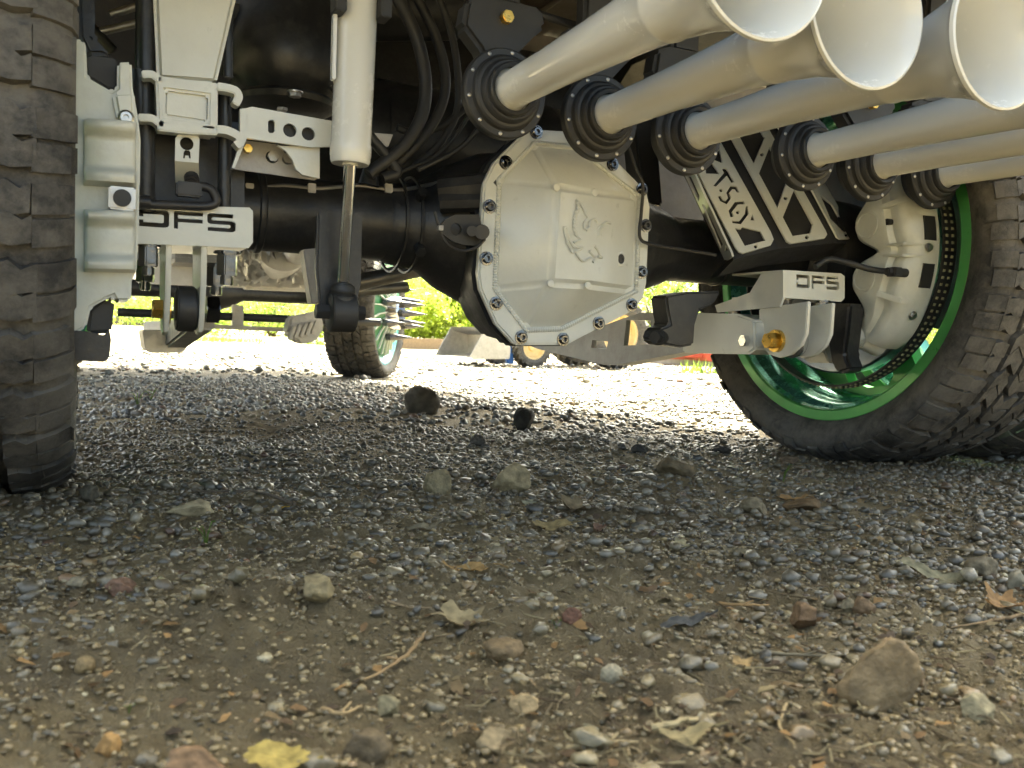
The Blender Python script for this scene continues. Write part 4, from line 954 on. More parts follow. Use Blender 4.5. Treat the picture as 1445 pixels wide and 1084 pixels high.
# hoses and conduits that hang behind the shock
hs = [[(548, -30), (590, 60), (600, 140), (575, 200), (520, 246)], [(575, -30), (618, 60), (628, 130), (600, 190), (540, 250)], [(610, -30), (640, 60), (646, 150), (622, 200), (585, 235)], [(690, 160), (668, 190), (640, 215), (590, 240)], [(660, 165), (640, 195), (612, 222), (560, 245)], [(560, 180), (580, 186), (620, 180), (660, 150)], [(470, 120), (520, 190), (560, 240), (540, 252)]]
for k, hh in enumerate(hs):
    m = MB(); m.tube(curve([onY(*p, 1.30 + .03 * (k % 3)) for p in hh], 8), (.010, .008, .006, .004, .0035, .006, .008)[k], 10); m.build('hose', BLACKM, truck)
m = MB(); m.plate([onY(*c2(*p), 1.30) for p in ((870, 725), (985, 735), (960, 800), (880, 800))], (0, .01, 0)); m.build('pipe_clip', GREYM, truck)

# ---------------------------------------------------------------- caliper beside the near tyre (left)
YC = 1.12
ol = [c1(*p) for p in ((330, 210), (455, 212), (470, 250), (478, 420), (610, 497), (640, 480), (640, 340), (720, 335), (725, 480), (740, 560), (755, 640), (768, 760), (765, 1000))] + [(197, 262), (196, 310), (193, 380), (186, 397), (185, 425), (164, 425), (160, 418), (150, 422), (128, 434), (122, 462), (104, 472), (84, 472)]
m = MB(); m.plate([onY(*p, YC) for p in ol], (0, .11, 0)); call = m.build('brake_caliper', CASTW, truck, 'white cast brake caliper beside the near tyre', bevel=.005, seg=3)
def pad(pts, lift, par, name='caliper_pad', bev=.005):
    f0 = [onY(*p, YC - lift) for p in pts]; m = MB(); m.plate(f0, (0, lift + .01, 0)); return m.build(name, CASTW, par, bevel=bev, seg=3)
def bowl(x0, x1, y0_, y1, par, skew=.06):
    # a casting pad with thick rounded rims at its head and foot and a hollow between them
    m = MB(); rings = []
    for py in np.linspace(y0_, y1, 25):
        t = (py - y0_) / (y1 - y0_); lift = .006 + .018 * (bump(t, .10, .13) + bump(t, .90, .14)) + .004 * math.sin(t * math.pi); e = min(t, 1 - t); lift *= min(1, e / .05 + .25)
        row_ = []
        for u, lf in ((0, -.01), (0, lift * .3), (.03, lift * .8), (.08, lift), (.5, lift * 1.03), (.90, lift), (.97, lift * .8), (1, lift * .3), (1, -.01)):
            row_.append(onY(x0 + (x1 - x0) * u, py + skew * (x1 - x0) * u, YC) - EYV * lf)
        rings.append(row_)
    m.loft(rings); return m.build('caliper_pad', CASTW, par, angle=60)
bowl(118, 192, 169, 262, call); bowl(119, 191, 296, 384, call, .02)
pad([c1(*p) for p in ((610, 500), (735, 495), (742, 600), (720, 680), (640, 660))], .010, call)
m = MB(); p = onY(*c1(688, 645), YC - .012); m.lathe([(0, .0085), (.004, .0085), (.006, .006), (.006, .003), (.003, .0025), (.003, 0)], p, (0, -1, 0), 22); m.build('bleed_screw', STEEL, call)
m = MB(); p = onY(172, 281, YC - .014); m.box(p, (.028, .016, .026)); fit = m.build('hose_fitting', STEEL, call, bevel=.002)
m = MB(); m.cyl(p, p - EYV * .012, .0095, n=24); m.build('banjo_bolt', BLACKM, call)
m = MB(); m.plate([onY(*c1(*p), YC + .02) for p in ((478, 300), (610, 315), (640, 330), (640, 490), (600, 490), (480, 420))], (0, .06, 0)); m.build('slide_pin', BLACKM, call, bevel=.004)
m = MB(); m.plate([onY(*p, YC + .02) for p in ((125, 435), (150, 420), (162, 424), (158, 462), (158, 470), (122, 472))], (0, .06, 0)); m.build('slide_pin', BLACKM, call, bevel=.004)
m = MB(); m.plate([onY(*p, YC + .0) for p in ((104, 466), (122, 468), (148, 474), (154, 464), (157, 480), (154, 505), (148, 511), (106, 509))], (0, .05, 0)); m.build('lower_shock_bolt', BLACK, truck, bevel=.004)
# black things above the caliper
m = MB(); m.plate([onY(*c1(*p), 1.22) for p in ((410, -250), (500, -250), (520, 60), (515, 200), (610, 300), (480, 300), (430, 200))], (0, .04, 0)); m.build('knuckle_arm', BLACK, truck, bevel=.005)
for a_, b__, r in (((520, 180), (760, 125), .006), ((600, 80), (770, 30), .006), ((500, 150), (620, 280), .008)):
    m = MB(); m.tube([onY(*c1(*a_), 1.5), onY(*c1(*b__), 1.5)], r, 10); m.build('brake_line', STEEL if r < .007 else BLACKM, truck)

# ---------------------------------------------------------------- far underside: exhaust, driveshaft, front axle, steering
m = MB(); m.cyl((MID + .02, 1.6, .40), (MID + .06, 3.3, .56), .048, n=24); m.cyl((MID + .02, 1.6, .40), (MID + .02, 1.68, .408), .06, n=20); m.build('driveshaft', BLACK, truck)
m = MB(); zf = .44
m.lathe([(0, 0), (0, .048), (.52, .048), (.6, .09), (.72, .13), (.84, .09), (.92, .048), (1.5, .048), (1.5, 0)], (MID - .74, FY, zf), EXV, 32); fax = m.build('front_axle', BLACK, truck)
m = MB(); pa, pb = onY(300, 446, 4.9), onY(452, 452, 4.9); m.tube([pa - (pb - pa) * .8, pb + (pb - pa) * .6], .022, 14); m.build('tie_rod', BLACK, truck)
m = MB(); m.plate([onY(*c5(*p), 4.86) for p in ((962, 618), (1022, 625), (1022, 748), (960, 742))], (0, .06, 0)); m.build('tie_rod_clamp', STEEL, truck, bevel=.004)
m = MB(); m.plate([onY(*p, 4.7) for p in ((300, 458), (440, 464), (440, 470), (300, 464))], (0, .1, 0)); m.build('steering_link', STEEL, truck, bevel=.004)
# crumpled heat shield and exhaust
rs_ = np.random.default_rng(2); nx, ny = 44, 18; hv = []
for j in range(ny):
    for i in range(nx):
        px = 322 + 130 * i / (nx - 1); py = 352 + 52 * j / (ny - 1) + (4 * (i / nx))
        p = onY(px, py, 3.0 + .9 * (j / (ny - 1))); hv.append(p + Vector((0, .16 * mnoise.noise(Vector((i * .33, j * .5, 3))), .05 * (1 - (j / (ny - 1)) ** 3) * mnoise.noise(Vector((i * .45, j * .8, 9))))))
m = MB(); m.add(hv, [(j * nx + i, j * nx + i + 1, (j + 1) * nx + i + 1, (j + 1) * nx + i) for j in range(ny - 1) for i in range(nx - 1)])
m.build('heat_shield', SHIELD, truck, angle=60)
m = MB(); m.tube(curve([(.55, 2.2, .52), (.62, 2.9, .50), (.80, 3.6, .50), (.95, 4.6, .52)], 8), .045, 20); m.build('exhaust_pipe', SHIELD, truck)
m = MB(); m.lathe([(0, 0), (0, .05), (.03, .10), (.55, .10), (.58, .05), (.58, 0)], (.62, 3.1, .53), (.15, 1, 0), 30); m.build('muffler', SHIELD, truck)
m = MB(); m.box((MID - .15, 4.3, .60), (.5, .9, .22)); m.build('oil_pan', STEEL, truck, bevel=.05)
for k, (a_, c_, r_) in enumerate((((300, 352), (440, 360), .018), ((330, 366), (440, 374), .012), ((300, 386), (438, 398), .016), ((200, 356), (330, 362), .02), ((345, 405), (440, 409), .010))):
    m = MB(); d_ = onY(*c_, 3.9) - onY(*a_, 3.9); m.plate([onY(*a_, 3.9) + Vector((0, y_, z_)) for y_, z_ in ((0, -r_), (.05, -r_), (.05, r_), (0, r_))], d_); m.build('floor_rib', SHIELD, truck, bevel=.004)
m = MB(); m.plate([onY(*p, 4.15) for p in ((195, 340), (445, 340), (445, 398), (380, 408), (195, 400))], (0, .02, 0)); m.build('floor_pan', SHIELD, truck)
# links, coil bracket and steering parts seen far ahead under the axle
m = MB(); m.plate([onY(*p, 4.4) for p in ((410, 447), (452, 438), (458, 462), (446, 482), (424, 486), (405, 470))], (0, .12, 0)); lb = m.build('track_bar_bracket', STEEL, truck, bevel=.01)
for k in range(5):
    m = MB(); m.box(onY(412 + 8 * k, 470 - 2 * k, 4.36), (.018, .03, .07), Matrix.Rotation(R_(20), 3, 'Y')); m.build('bracket_rib', STEEL, lb, bevel=.003)
m = MB(); m.tube([onY(500, 400, 2.1), onY(600, 378, 2.1)], .02, 16); m.tube([onY(495, 412, 2.2), onY(575, 405, 2.2)], .014, 12); m.build('exhaust_tip', STEEL, truck)

# ================================================================= STONES, LEAVES, TWIGS ON THE GROUND
def on_ground(px, py):
    p = onZ(px, py, 0.0)
    for _ in range(6): p = onZ(px, py, G(p.x, p.y))
    return p
def stone(px, py, wpx, hpx, col, label, seed, cuts=7, deep=.8, name='stone', group=None):
    """px,py: where its foot stands; wpx,hpx: width and height in the photograph's pixels"""
    p = on_ground(px, py); dep = (p - CAM).dot(FWD); w = wpx / F_PX * dep / 2; h = hpx / F_PX * dep / 2
    bm = bmesh.new(); bmesh.ops.create_icosphere(bm, subdivisions=4, radius=1)
    rnd = random.Random(seed); planes = []
    for _ in range(cuts):
        n = Vector((rnd.gauss(0, 1), rnd.gauss(0, 1), rnd.gauss(0, .8))).normalized(); planes.append((n, rnd.uniform(.50, .86)))
    me = bpy.data.meshes.new(name); lay = bm.verts.layers.float_color.new('Col')
    for v in bm.verts:
        c = v.co.copy()
        for n, d in planes:
            e = c.dot(n) - d
            if e > 0: c -= n * e * .985
        c *= 1 + .13 * mnoise.noise(c * 2.1 + Vector((seed, 0, 0))) + .06 * mnoise.noise(c * 6 + Vector((0, seed, 0))) + .035 * mnoise.noise(c * 16) + .02 * mnoise.noise(c * 34)
        k = 1 + .5 * mnoise.noise(c * 3 + Vector((seed * 3.1, 1, 2)))
        v[lay] = (*(max(.01, q * k * .78 * t_) for q, t_ in zip(col, (1.0, .90, .72))), 1)
        v.co = Vector((c.x * w, c.y * w * deep, c.z * h * 1.15))
    bm.to_mesh(me); bm.free(); me.materials.append(STONE); me.shade_smooth()
    o = bpy.data.objects.new(name, me); COL.objects.link(o)
    o.location = (p.x, p.y + w * deep * .4, p.z + h * .62); o.rotation_euler = (0, 0, -YAW + rnd.uniform(-.3, .3))
    return tag(o, label, 'stone', group)
GREYS, TAN, DARK, REDB, PALE = (.24, .21, .155), (.26, .22, .155), (.07, .068, .064), (.19, .125, .10), (.38, .36, .31)
stone(598, 581, 50, 42, (.13, .12, .105), 'dark squarish stone, farthest of the big stones in the shade', 1, 9)
stone(742, 606, 36, 34, (.04, .038, .035), 'jagged black clod beside the sunlit gravel', 2, 10)
stone(620, 697, 42, 40, (.27, .24, .165), 'round grey stone under the differential, left of a larger pale one', 3)
stone(724, 694, 58, 46, (.33, .29, .20), 'pale wedge-shaped stone under the differential', 4, 8)
stone(452, 842, 58, 38, (.36, .31, .20), 'knobbly tan stone at the edge of the bare dirt mound', 5, 9)
stone(274, 730, 70, 26, (.46, .41, .30), 'flat pale stone behind the near tyre', 6, 8)
stone(677, 630, 24, 18, (.10, .095, .09), 'small grey stone in the shade under the differential', 7)
stone(960, 674, 54, 34, (.17, .14, .095), 'low brown stone near the sunlit gravel by the far tyre', 8)
stone(1252, 996, 122, 112, (.29, .225, .145), 'large brown angular stone at lower right', 9, 9, .8)
stone(128, 704, 32, 22, (.12, .115, .10), 'grey stone touching the near tyre', 10)
stone(152, 1066, 36, 34, (.48, .30, .13), 'orange pebble at lower left', 11, 4)
stone(275, 1098, 112, 44, (.27, .18, .115), 'reddish tilted slab at the bottom edge', 12, 10, .45)
stone(1140, 882, 48, 34, (.19, .125, .075), 'dark reddish stone behind the large angular stone', 13)
stone(1222, 866, 32, 28, (.20, .14, .09), 'round rusty brown stone behind the large angular stone', 14, 4)
stone(172, 838, 44, 24, (.24, .15, .115), 'pinkish stone on the bare dirt left of the mound', 15)
stone(120, 950, 30, 26, (.30, .23, .13), 'round ochre stone at left on bare dirt', 16, 4)
stone(108, 828, 32, 14, (.36, .33, .26), 'small pale stone at left', 17, 4)
stone(1392, 812, 46, 34, (.25, .22, .17), 'tan stone at right above the broken brown leaf', 18)
stone(1440, 836, 30, 36, (.33, .31, .26), 'pale stone at the right edge', 19, 5)
stone(1070, 725, 42, 26, GREYS, 'grey stone beside the brown leaf at right', 20)
stone(1138, 722, 56, 22, (.16, .11, .06), 'flat brown stone under the far tyre', 21)
stone(715, 928, 58, 36, (.24, .18, .11), 'low brown stone right of the big tan leaf', 22)
stone(810, 878, 30, 22, (.20, .105, .075), 'small red brown stone in the middle', 23, 4)
stone(548, 1010, 40, 30, (.24, .22, .15), 'olive stone by the diagonal twig', 24)
stone(865, 965, 32, 30, (.42, .40, .33), 'pale pebble at lower centre', 25, 4)
stone(742, 1005, 44, 26, (.34, .27, .17), 'tan pebble near the bottom, beside dry straw', 26, 4)
stone(1385, 1015, 46, 40, (.34, .31, .22), 'pale lumpy stone right of the large angular stone', 27)
stone(522, 1075, 70, 46, (.15, .12, .08), 'dark round stone at the bottom edge', 28, 5)
stone(905, 640, 26, 14, (.05, .05, .05), 'small black stone on the shadow line', 29)
stone(1020, 640, 28, 16, (.055, .052, .05), 'small dark stone by the far tyre foot', 30)
stone(64, 1060, 40, 18, (.42, .39, .31), 'flat whitish pebble at lower left', 31, 4)
stone(700, 1060, 64, 30, (.30, .25, .17), 'tan crumbling stone at the bottom edge', 32)
stone(1120, 655, 34, 12, (.17, .13, .095), 'thin brown stone at the foot of the far tyre', 33)
stone(1200, 862, 22, 18, (.30, .27, .2), 'tan pebble between the two rusty stones', 34, 4)

def leaf(px, py, wpx, col, label, seed, lobes=5, slim=.55, yaw=0., curl=.25, name='dry_leaf', cat='leaf', rise=0.10):
    p = on_ground(px, py); dep = (p - CAM).dot(FWD); w = wpx / F_PX * dep / 2
    rnd = random.Random(seed); nt_, nr = 64, 7; m = MB(); vs = []; cs = []
    ph = rnd.uniform(0, 6)
    for j in range(nr + 1):
        for k in range(nt_):
            a = 2 * math.pi * k / nt_
            rr = 1 - (.34 if lobes > 2 else .03) * abs(math.sin(a * lobes / 2 + ph)) ** 1.5 + .07 * math.sin(a * 11 + ph) + .05 * rnd.uniform(-1, 1) * (j == nr)
            rr *= j / nr; x = rr * math.cos(a); y = rr * math.sin(a) * slim
            z = curl * (x * x * .7 * (1 if rnd.random() < 2 else 0) + 1.6 * y * y) + .10 * math.sin(x * 5 + ph) * rr + .07 * mnoise.noise(Vector((x * 4, y * 4, seed)))
            z -= .035 * math.exp(-(y / .035) ** 2) * (1 - abs(x))
            k_ = 1 + .45 * mnoise.noise(Vector((x * 3, y * 3, seed * 2.0))) + (.25 if abs(y) < .02 else 0)
            vs.append(Vector((x, y, z)) * w); cs.append(tuple(q * k_ * .95 for q in col))
    fs = [(j * nt_ + k, j * nt_ + (k + 1) % nt_, (j + 1) * nt_ + (k + 1) % nt_, (j + 1) * nt_ + k) for j in range(nr) for k in range(nt_)]
    m.v = [tuple(v) for v in vs]; m.f = fs; m.c = cs
    m.tube([Vector((.9, 0, curl * .55)) * w, Vector((1.15, .03, curl * .5)) * w, Vector((1.45, .12, .1)) * w], .0009, 5, col=tuple(q * .6 for q in col))
    o = m.build(name, LITTER, angle=60); o.location = p + Vector((0, 0, .0045 + rise * w * .3)); o.rotation_euler = (rnd.uniform(-.25, .25) + .30, rnd.uniform(-.2, .2), -YAW + yaw)
    return tag(o, label, cat)
leaf(810, 722, 54, (.20, .15, .085), 'crumpled brown lobed leaf under the differential', 1, 5, .8, .5, .5)
leaf(780, 748, 58, (.30, .22, .10), 'long tan leaf lying below the crumpled lobed one', 2, 2, .32, .1, .3)
leaf(755, 716, 44, (.33, .31, .21), 'pale flat leaf beside the crumpled lobed one', 3, 2, .35, .35, .1)
leaf(660, 812, 78, (.42, .26, .10), 'orange tan curled leaf in the middle', 4, 3, .4, -.05, .5)
leaf(648, 886, 90, (.36, .28, .15), 'large torn tan leaf right of the dirt mound', 5, 5, .8, -.2, .35)
leaf(1335, 826, 112, (.31, .27, .16), 'long broken tan leaf at right', 6, 3, .36, -.45, .35)
leaf(1415, 862, 74, (.36, .21, .09), 'orange brown leaf at the right edge', 7, 5, .75, .5, .5)
leaf(1280, 800, 42, (.34, .29, .17), 'small tan leaf piece at right', 8, 3, .6, 0, .2)
leaf(600, 750, 54, (.23, .19, .12), 'slim brown leaf left of the tan ones', 9, 2, .28, -.1, .3)
leaf(390, 1082, 90, (.50, .37, .11), 'yellow leaf at the bottom edge', 10, 2, .55, 0, .1)
leaf(394, 721, 20, (.60, .38, .08), 'tiny yellow leaf behind the flat pale stone', 11, 2, .4, 0, .2)
leaf(1118, 710, 46, (.32, .19, .08), 'orange brown leaf under the far tyre', 12, 3, .45, .1, .4)
leaf(845, 752, 36, (.22, .13, .085), 'upright reddish leaf in the shade', 13, 3, .6, 1.2, .5)
leaf(960, 775, 32, (.36, .30, .17), 'small tan oak-like leaf in the shade', 14, 6, .7, .4, .4)
leaf(1025, 735, 40, (.25, .22, .15), 'pale crumpled leaf by the grey stone', 15, 5, .7, 1, .5)
leaf(1045, 945, 40, (.40, .27, .12), 'curled orange leaf left of the large angular stone', 16, 4, .5, .3, .6)
leaf(965, 885, 70, (.10, .095, .085), 'grey bark chip lying flat at centre right', 17, 2, .3, .1, .1, 'bark_chip', 'bark')
leaf(1040, 785, 50, (.27, .22, .13), 'slim tan leaf in the gravel at right', 18, 2, .3, -.5, .3)
leaf(380, 608, 70, (.32, .25, .17), 'long flat tan leaf on the far gravel', 19, 2, .3, .3, .2)
leaf(970, 1050, 90, (.33, .26, .13), 'loose tan leaf at the bottom edge', 20, 3, .4, .2, .3)

def twig(pts, r, col, label, seed):
    rnd = random.Random(seed); P = []
    for px, py in pts:
        p = on_ground(px, py); P.append(p + Vector((0, 0, r * 1.4 + rnd.uniform(0, .003))))
    c = curve(P, 6); m = MB(); m.tube([q + Vector((rnd.uniform(-1, 1), rnd.uniform(-1, 1), rnd.uniform(-.3, .5))) * r * .5 for q in c], lambda t: r * (1.1 - .7 * t), 7, col=col)
    mid = c[len(c) // 2]; m.tube([mid, mid + Vector((rnd.uniform(-1, 1), rnd.uniform(-.5, .5), .25)) * r * 9], r * .45, 6, col=col)
    o = m.build('twig', BARK); base = P[0].copy()
    for v in o.data.vertices: v.co -= base
    o.location = base
    return tag(o, label, 'twig')
BR = (.22, .15, .08)
twig([(600, 900), (565, 940), (515, 970)], .0016, (.33, .22, .11), 'thin tan twig slanting beside the big torn leaf', 1)
twig([(415, 718), (360, 700), (285, 697), (240, 692)], .0022, (.14, .11, .08), 'long thin twig behind the flat pale stone', 2)
twig([(1130, 760), (1105, 772), (1080, 780)], .0018, BR, 'short brown twig at right', 3)
twig([(1445, 872), (1400, 880), (1340, 892)], .0016, BR, 'twig at the right edge below the orange leaf', 4)
twig([(920, 1040), (970, 1028), (1020, 1020)], .0020, (.42, .33, .18), 'pale straw stick at lower centre', 5)
twig([(455, 1010), (480, 1018), (510, 1005)], .0014, (.40, .28, .14), 'dry brown stem on bare dirt at lower left', 6)
twig([(800, 1062), (860, 1052), (900, 1056)], .0013, (.40, .31, .17), 'straw stick at the bottom middle', 7)
twig([(1010, 856), (1045, 862), (1085, 858)], .0016, (.35, .22, .1), 'short orange stick left of the dark reddish stone', 8)
twig([(1060, 925), (1130, 930), (1190, 928)], .0014, (.24, .20, .13), 'thin stem behind the large angular stone', 9)
twig([(0, 806), (25, 805), (48, 810)], .0014, (.24, .16, .08), 'brown stick at the left edge', 10)
twig([(545, 853), (575, 862), (610, 866)], .0012, (.26, .19, .11), 'fine stem above the big torn leaf', 11)
twig([(1110, 1000), (1100, 1030), (1120, 1060)], .0012, (.40, .30, .16), 'bent straw at lower right', 12)
# loose straw, needles and chaff: uncountable
sr = random.Random(4); m = MB()
for k in range(1100):
    u = sr.random(); px = sr.uniform(-40, 1490); py = 1100 - 430 * u ** (2.2 if k > 450 else .8)
    if px < 650 and sr.random() < .85: continue
    p = on_ground(px, py); a = sr.uniform(0, math.pi); ln = sr.uniform(.004, .022); r = sr.uniform(.0003, .0009)
    d = Vector((math.cos(a), math.sin(a), sr.uniform(-.12, .25))); q = sr.uniform(.6, 1.3); bend = Vector((-d.y, d.x, .2)) * ln * sr.uniform(-.2, .2)
    cc = sr.choice([(.24, .18, .10), (.18, .13, .07), (.13, .09, .05), (.30, .24, .13)])
    z = Vector((0, 0, .004)); m.tube([p + z - d * ln / 2, p + z + bend, p + z + d * ln / 2], r, 4, col=tuple(c_ * q for c_ in cc))
tag(m.build('straw_litter', LITTER), 'dry straw and needles scattered over the gravel', 'straw', kind='stuff')
fr_ = random.Random(9); m = MB()
for k in range(760):
    px = fr_.uniform(-30, 1480); py = 1095 - 440 * fr_.random() ** .75
    if px < 560 and fr_.random() < .6: continue
    p = on_ground(px, py); w = fr_.uniform(.002, .0075); a = fr_.uniform(0, 6.3); u = Vector((math.cos(a), math.sin(a), fr_.uniform(-.4, .4))) * w; v = Vector((-math.sin(a), math.cos(a), fr_.uniform(-.5, .5))) * w * fr_.uniform(.25, .8)
    cc = fr_.choice([(.20, .12, .055), (.26, .18, .09), (.14, .09, .05), (.30, .23, .12), (.10, .07, .045), (.34, .20, .08)]); q = fr_.uniform(.6, 1.2); b_ = Vector((0, 0, w * .25)); p = p + Vector((0, 0, .0035))
    m.add([p - u, p - u * .2 + v + b_, p + u * .9 + v * .4, p + u * .6 - v * .7 + b_ * .6, p - u * .3 - v * .8, p + b_ * .8], [(0, 5, 1), (1, 5, 2), (2, 5, 3), (3, 5, 4), (4, 5, 0)], tuple(c_ * q for c_ in cc))
tag(m.build('leaf_litter', LITTER), 'crumbled bits of dry leaf strewn over the gravel', 'leaf litter', kind='stuff')
# sprouts
def sprout(px, py, hpx, label, seed):
    p = on_ground(px, py); dep = (p - CAM).dot(FWD); h = hpx / F_PX * dep; rnd = random.Random(seed); m = MB()
    for k in range(4):
        a = rnd.uniform(0, 6.3); tip = Vector((math.cos(a) * h * .35, math.sin(a) * h * .35, h * rnd.uniform(.6, 1)))
        c = curve([Vector((0, 0, 0)), tip * .5 + Vector((0, 0, h * .15)), tip], 4); m.tube(c, h * .025, 5, col=(.16, .24, .05))
        s = Vector((-math.sin(a), math.cos(a), 0)) * h * .10; f = Vector((math.cos(a), math.sin(a), .15)) * h * .24
        m.add([tip, tip + f * .5 + s, tip + f, tip + f * .5 - s], [(0, 1, 2, 3)], (.16, .30, .05))
    o = m.build('sprout', LEAFM); o.location = p; return tag(o, label, 'seedling')
sprout(291, 771, 34, 'green seedling behind the bare dirt mound', 1); sprout(1105, 680, 24, 'tiny green seedling under the far tyre', 2)
sprout(194, 574, 22, 'small yellow green seedling beside the near tyre', 3); sprout(213, 566, 20, 'small yellow green seedling, the farther of two by the near tyre', 4); sprout(182, 1008, 16, 'tiny seedling at lower left', 5); sprout(785, 888, 14, 'small green shoot at lower centre', 6)

# ================================================================= BEYOND THE TRUCK
def bush(name, X, Y, w, h, n, label, seed, cat='tree', col=(.13, .20, .035)):
    rnd = np.random.default_rng(seed); root = empty(name, (X, Y, -.06)); tag(root, label, cat, 'shrubs along the far edge of the yard')
    m = MB(); r0 = random.Random(seed)
    for k in range(6):
        a = r0.uniform(0, 6.28); tip = Vector((math.cos(a) * w * .3, math.sin(a) * w * .3, h * r0.uniform(.5, .85)))
        m.tube(curve([Vector((r0.uniform(-.15, .15), r0.uniform(-.15, .15), 0)), tip * .5 + Vector((r0.uniform(-.2, .2), 0, .1)), tip], 4), lambda t: .06 * (1 - .8 * t), 7, col=(.12, .09, .06))
    t = m.build('trunk', BARK); t.parent = root
    nc = 46; cl = rnd.normal(0, 1, (nc, 3)); cl /= np.linalg.norm(cl, axis=1)[:, None]; cl *= rnd.uniform(.35, 1, (nc, 1)) ** .5
    cl = cl * [w * .5, w * .5, h * .5] + [0, 0, h * .52]
    ci = rnd.integers(0, nc, n); P = cl[ci] + rnd.normal(0, 1, (n, 3)) * [w * .085, w * .085, h * .075]
    P[:, 2] = np.abs(P[:, 2]) + .02
    s = rnd.uniform(.035, .085, n) * (1 + h * .06); u = rnd.normal(0, 1, (n, 3)); u /= np.linalg.norm(u, axis=1)[:, None]
    v = rnd.normal(0, 1, (n, 3)); v -= u * (u * v).sum(1)[:, None]; v /= np.linalg.norm(v, axis=1)[:, None]
    u *= s[:, None]; v *= (s * .55)[:, None]
    V = np.stack([P - u, P + v * .9, P + u, P - v * .9], 1).reshape(-1, 3); F4 = np.arange(n * 4).reshape(-1, 4)
    tone = (np.array(col)[None] * rnd.uniform(.6, 1.5, (nc, 1)))[ci] * rnd.uniform(.75, 1.25, (n, 1))
    o = np_mesh('crown', V, F4, LEAFM, np.repeat(tone, 4, 0), smooth=False); o.parent = root
    return root
rb = random.Random(12)
spots = [(-5.5, 30, 4.6, 1.7), (-1, 32, 4.5, 1.8), (3.6, 35, 5, 1.6), (7.2, 38, 5.2, 1.8), (10.6, 40, 5.2, 1.9), (6.2, 20.5, 3.2, 1.7), (8.6, 22, 3.6, 2.0), (11.8, 24, 4, 2.1), (15.2, 22, 4.4, 2.4), (18.6, 20, 4.4, 2.4), (21, 16, 4.5, 2.6), (23, 11.5, 4.2, 2.6)]
bl_ = ['low shrub far ahead, hidden behind the near tyre', 'low shrub far ahead between the near tyre and the white hanger plates', 'low shrub seen under the front axle, farthest left of three', 'low shrub seen under the front axle, middle of three', 'low shrub seen under the front axle, farthest right of three', 'bright yellow green shrub right of the spiked front wheel', 'bright shrub behind the grey loader bucket', 'shrub behind the blue tractor', 'shrub behind the red trailer', 'shrub right of the red trailer', 'shrub far right beyond the green wheel', 'shrub at the far right end of the row']
for k, (X, Y, w_, h_) in enumerate(spots): bush('shrub', X, Y, w_, h_, 9000 if k in (5, 6, 7) else 6000, bl_[k], 40 + k, 'shrub', (.30, .38, .06) if k in (5, 6, 7) else (.20, .28, .05))

# grass tufts at the far edge (uncountable)
gr = np.random.default_rng(3); n = 9000; gx_ = np.r_[gr.uniform(2, 16, n * 2 // 3), gr.uniform(4.3, 7.5, n - n * 2 // 3)]; gy_ = np.r_[gr.uniform(17.5, 24, n * 2 // 3), gr.uniform(6.9, 8.2, n - n * 2 // 3)]
keep = vnoise(gx_ * 1.3, gy_ * 1.3, 21) > np.where(gy_ < 10, .26, .02); gx_, gy_ = gx_[keep], gy_[keep]; n = len(gx_)
hh = gr.uniform(.05, .16, n); aa = gr.uniform(0, 6.28, n); base = np.stack([gx_, gy_, gz(gx_, gy_)], 1); sd_ = np.stack([np.cos(aa), np.sin(aa), 0 * aa], 1) * .012
ln_ = np.stack([gr.normal(0, .03, n), gr.normal(0, .03, n), hh], 1)
V = np.stack([base - sd_, base + sd_, base + ln_], 1).reshape(-1, 3)
tag(np_mesh('grass', V, np.arange(3 * n).reshape(-1, 3), LEAFM, np.repeat(np.array([(.16, .24, .04)]) * gr.uniform(.6, 1.4, (n, 1)), 3, 0), smooth=False), 'short grass growing at the far edge of the gravel yard', 'grass', kind='stuff')

# timber beams lying by the shrubs
for k, (x0, x1, py, Y, lab) in enumerate(((548, 650, 492, 15.5, 'weathered timber beam lying in front of the bright shrubs'), (560, 640, 486, 16.2, 'timber beam lying behind the first one'))):
    a, c = onY(x0, py, Y), onY(x1 + 40, py + 2, Y); a.z = c.z = G(a.x, a.y) + .12 + .0 * k
    m = MB(); d = (c - a); m.plate([a + Vector((0, 0, -.1)), a + Vector((0, .2, -.1)), a + Vector((0, .2, .1)), a + Vector((0, 0, .1))], d, col=(.34, .26, .17)); o = m.build('timber_beam', BARK, bevel=.01); tag(o, lab, 'timber')

# blue compact tractor with a loader bucket
tz = -.055
_p = onZ(749, 519, tz); TX, TYN = _p.x, _p.y
TY = TYN + .62
tr = empty('compact_tractor', (TX, TYN, tz)); tr.scale = (.62, .62, .62); tag(tr, 'blue compact tractor with grey front bucket and cream wheel rims', 'tractor')
def tbuild(m, name, mat, **kw): return m.build(name, mat, tr, **kw)
bx0, bx1 = TX - 1.12, TX - .42
m = MB(); prof = [(bx0, .12), (bx0 + .10, .115), (bx1, .13), (bx1 + .02, .30), (bx1 - .10, .57), (bx0 + .26, .61), (bx0 + .34, .55), (bx1 - .12, .49), (bx1 - .10, .30), (bx1 - .12, .18)]
m.plate([(x, TY - .7, z + tz) for x, z in prof], (0, 1.4, 0)); 
for yy in (TY - .72, TY + .70): m.plate([(x, yy, z + tz) for x, z in ((bx0 + .02, .13), (bx1, .14), (bx1 + .01, .30), (bx1 - .10, .57), (bx0 + .28, .60))], (0, .02, 0))
tbuild(m, 'loader_bucket', STEEL, bevel=.006)
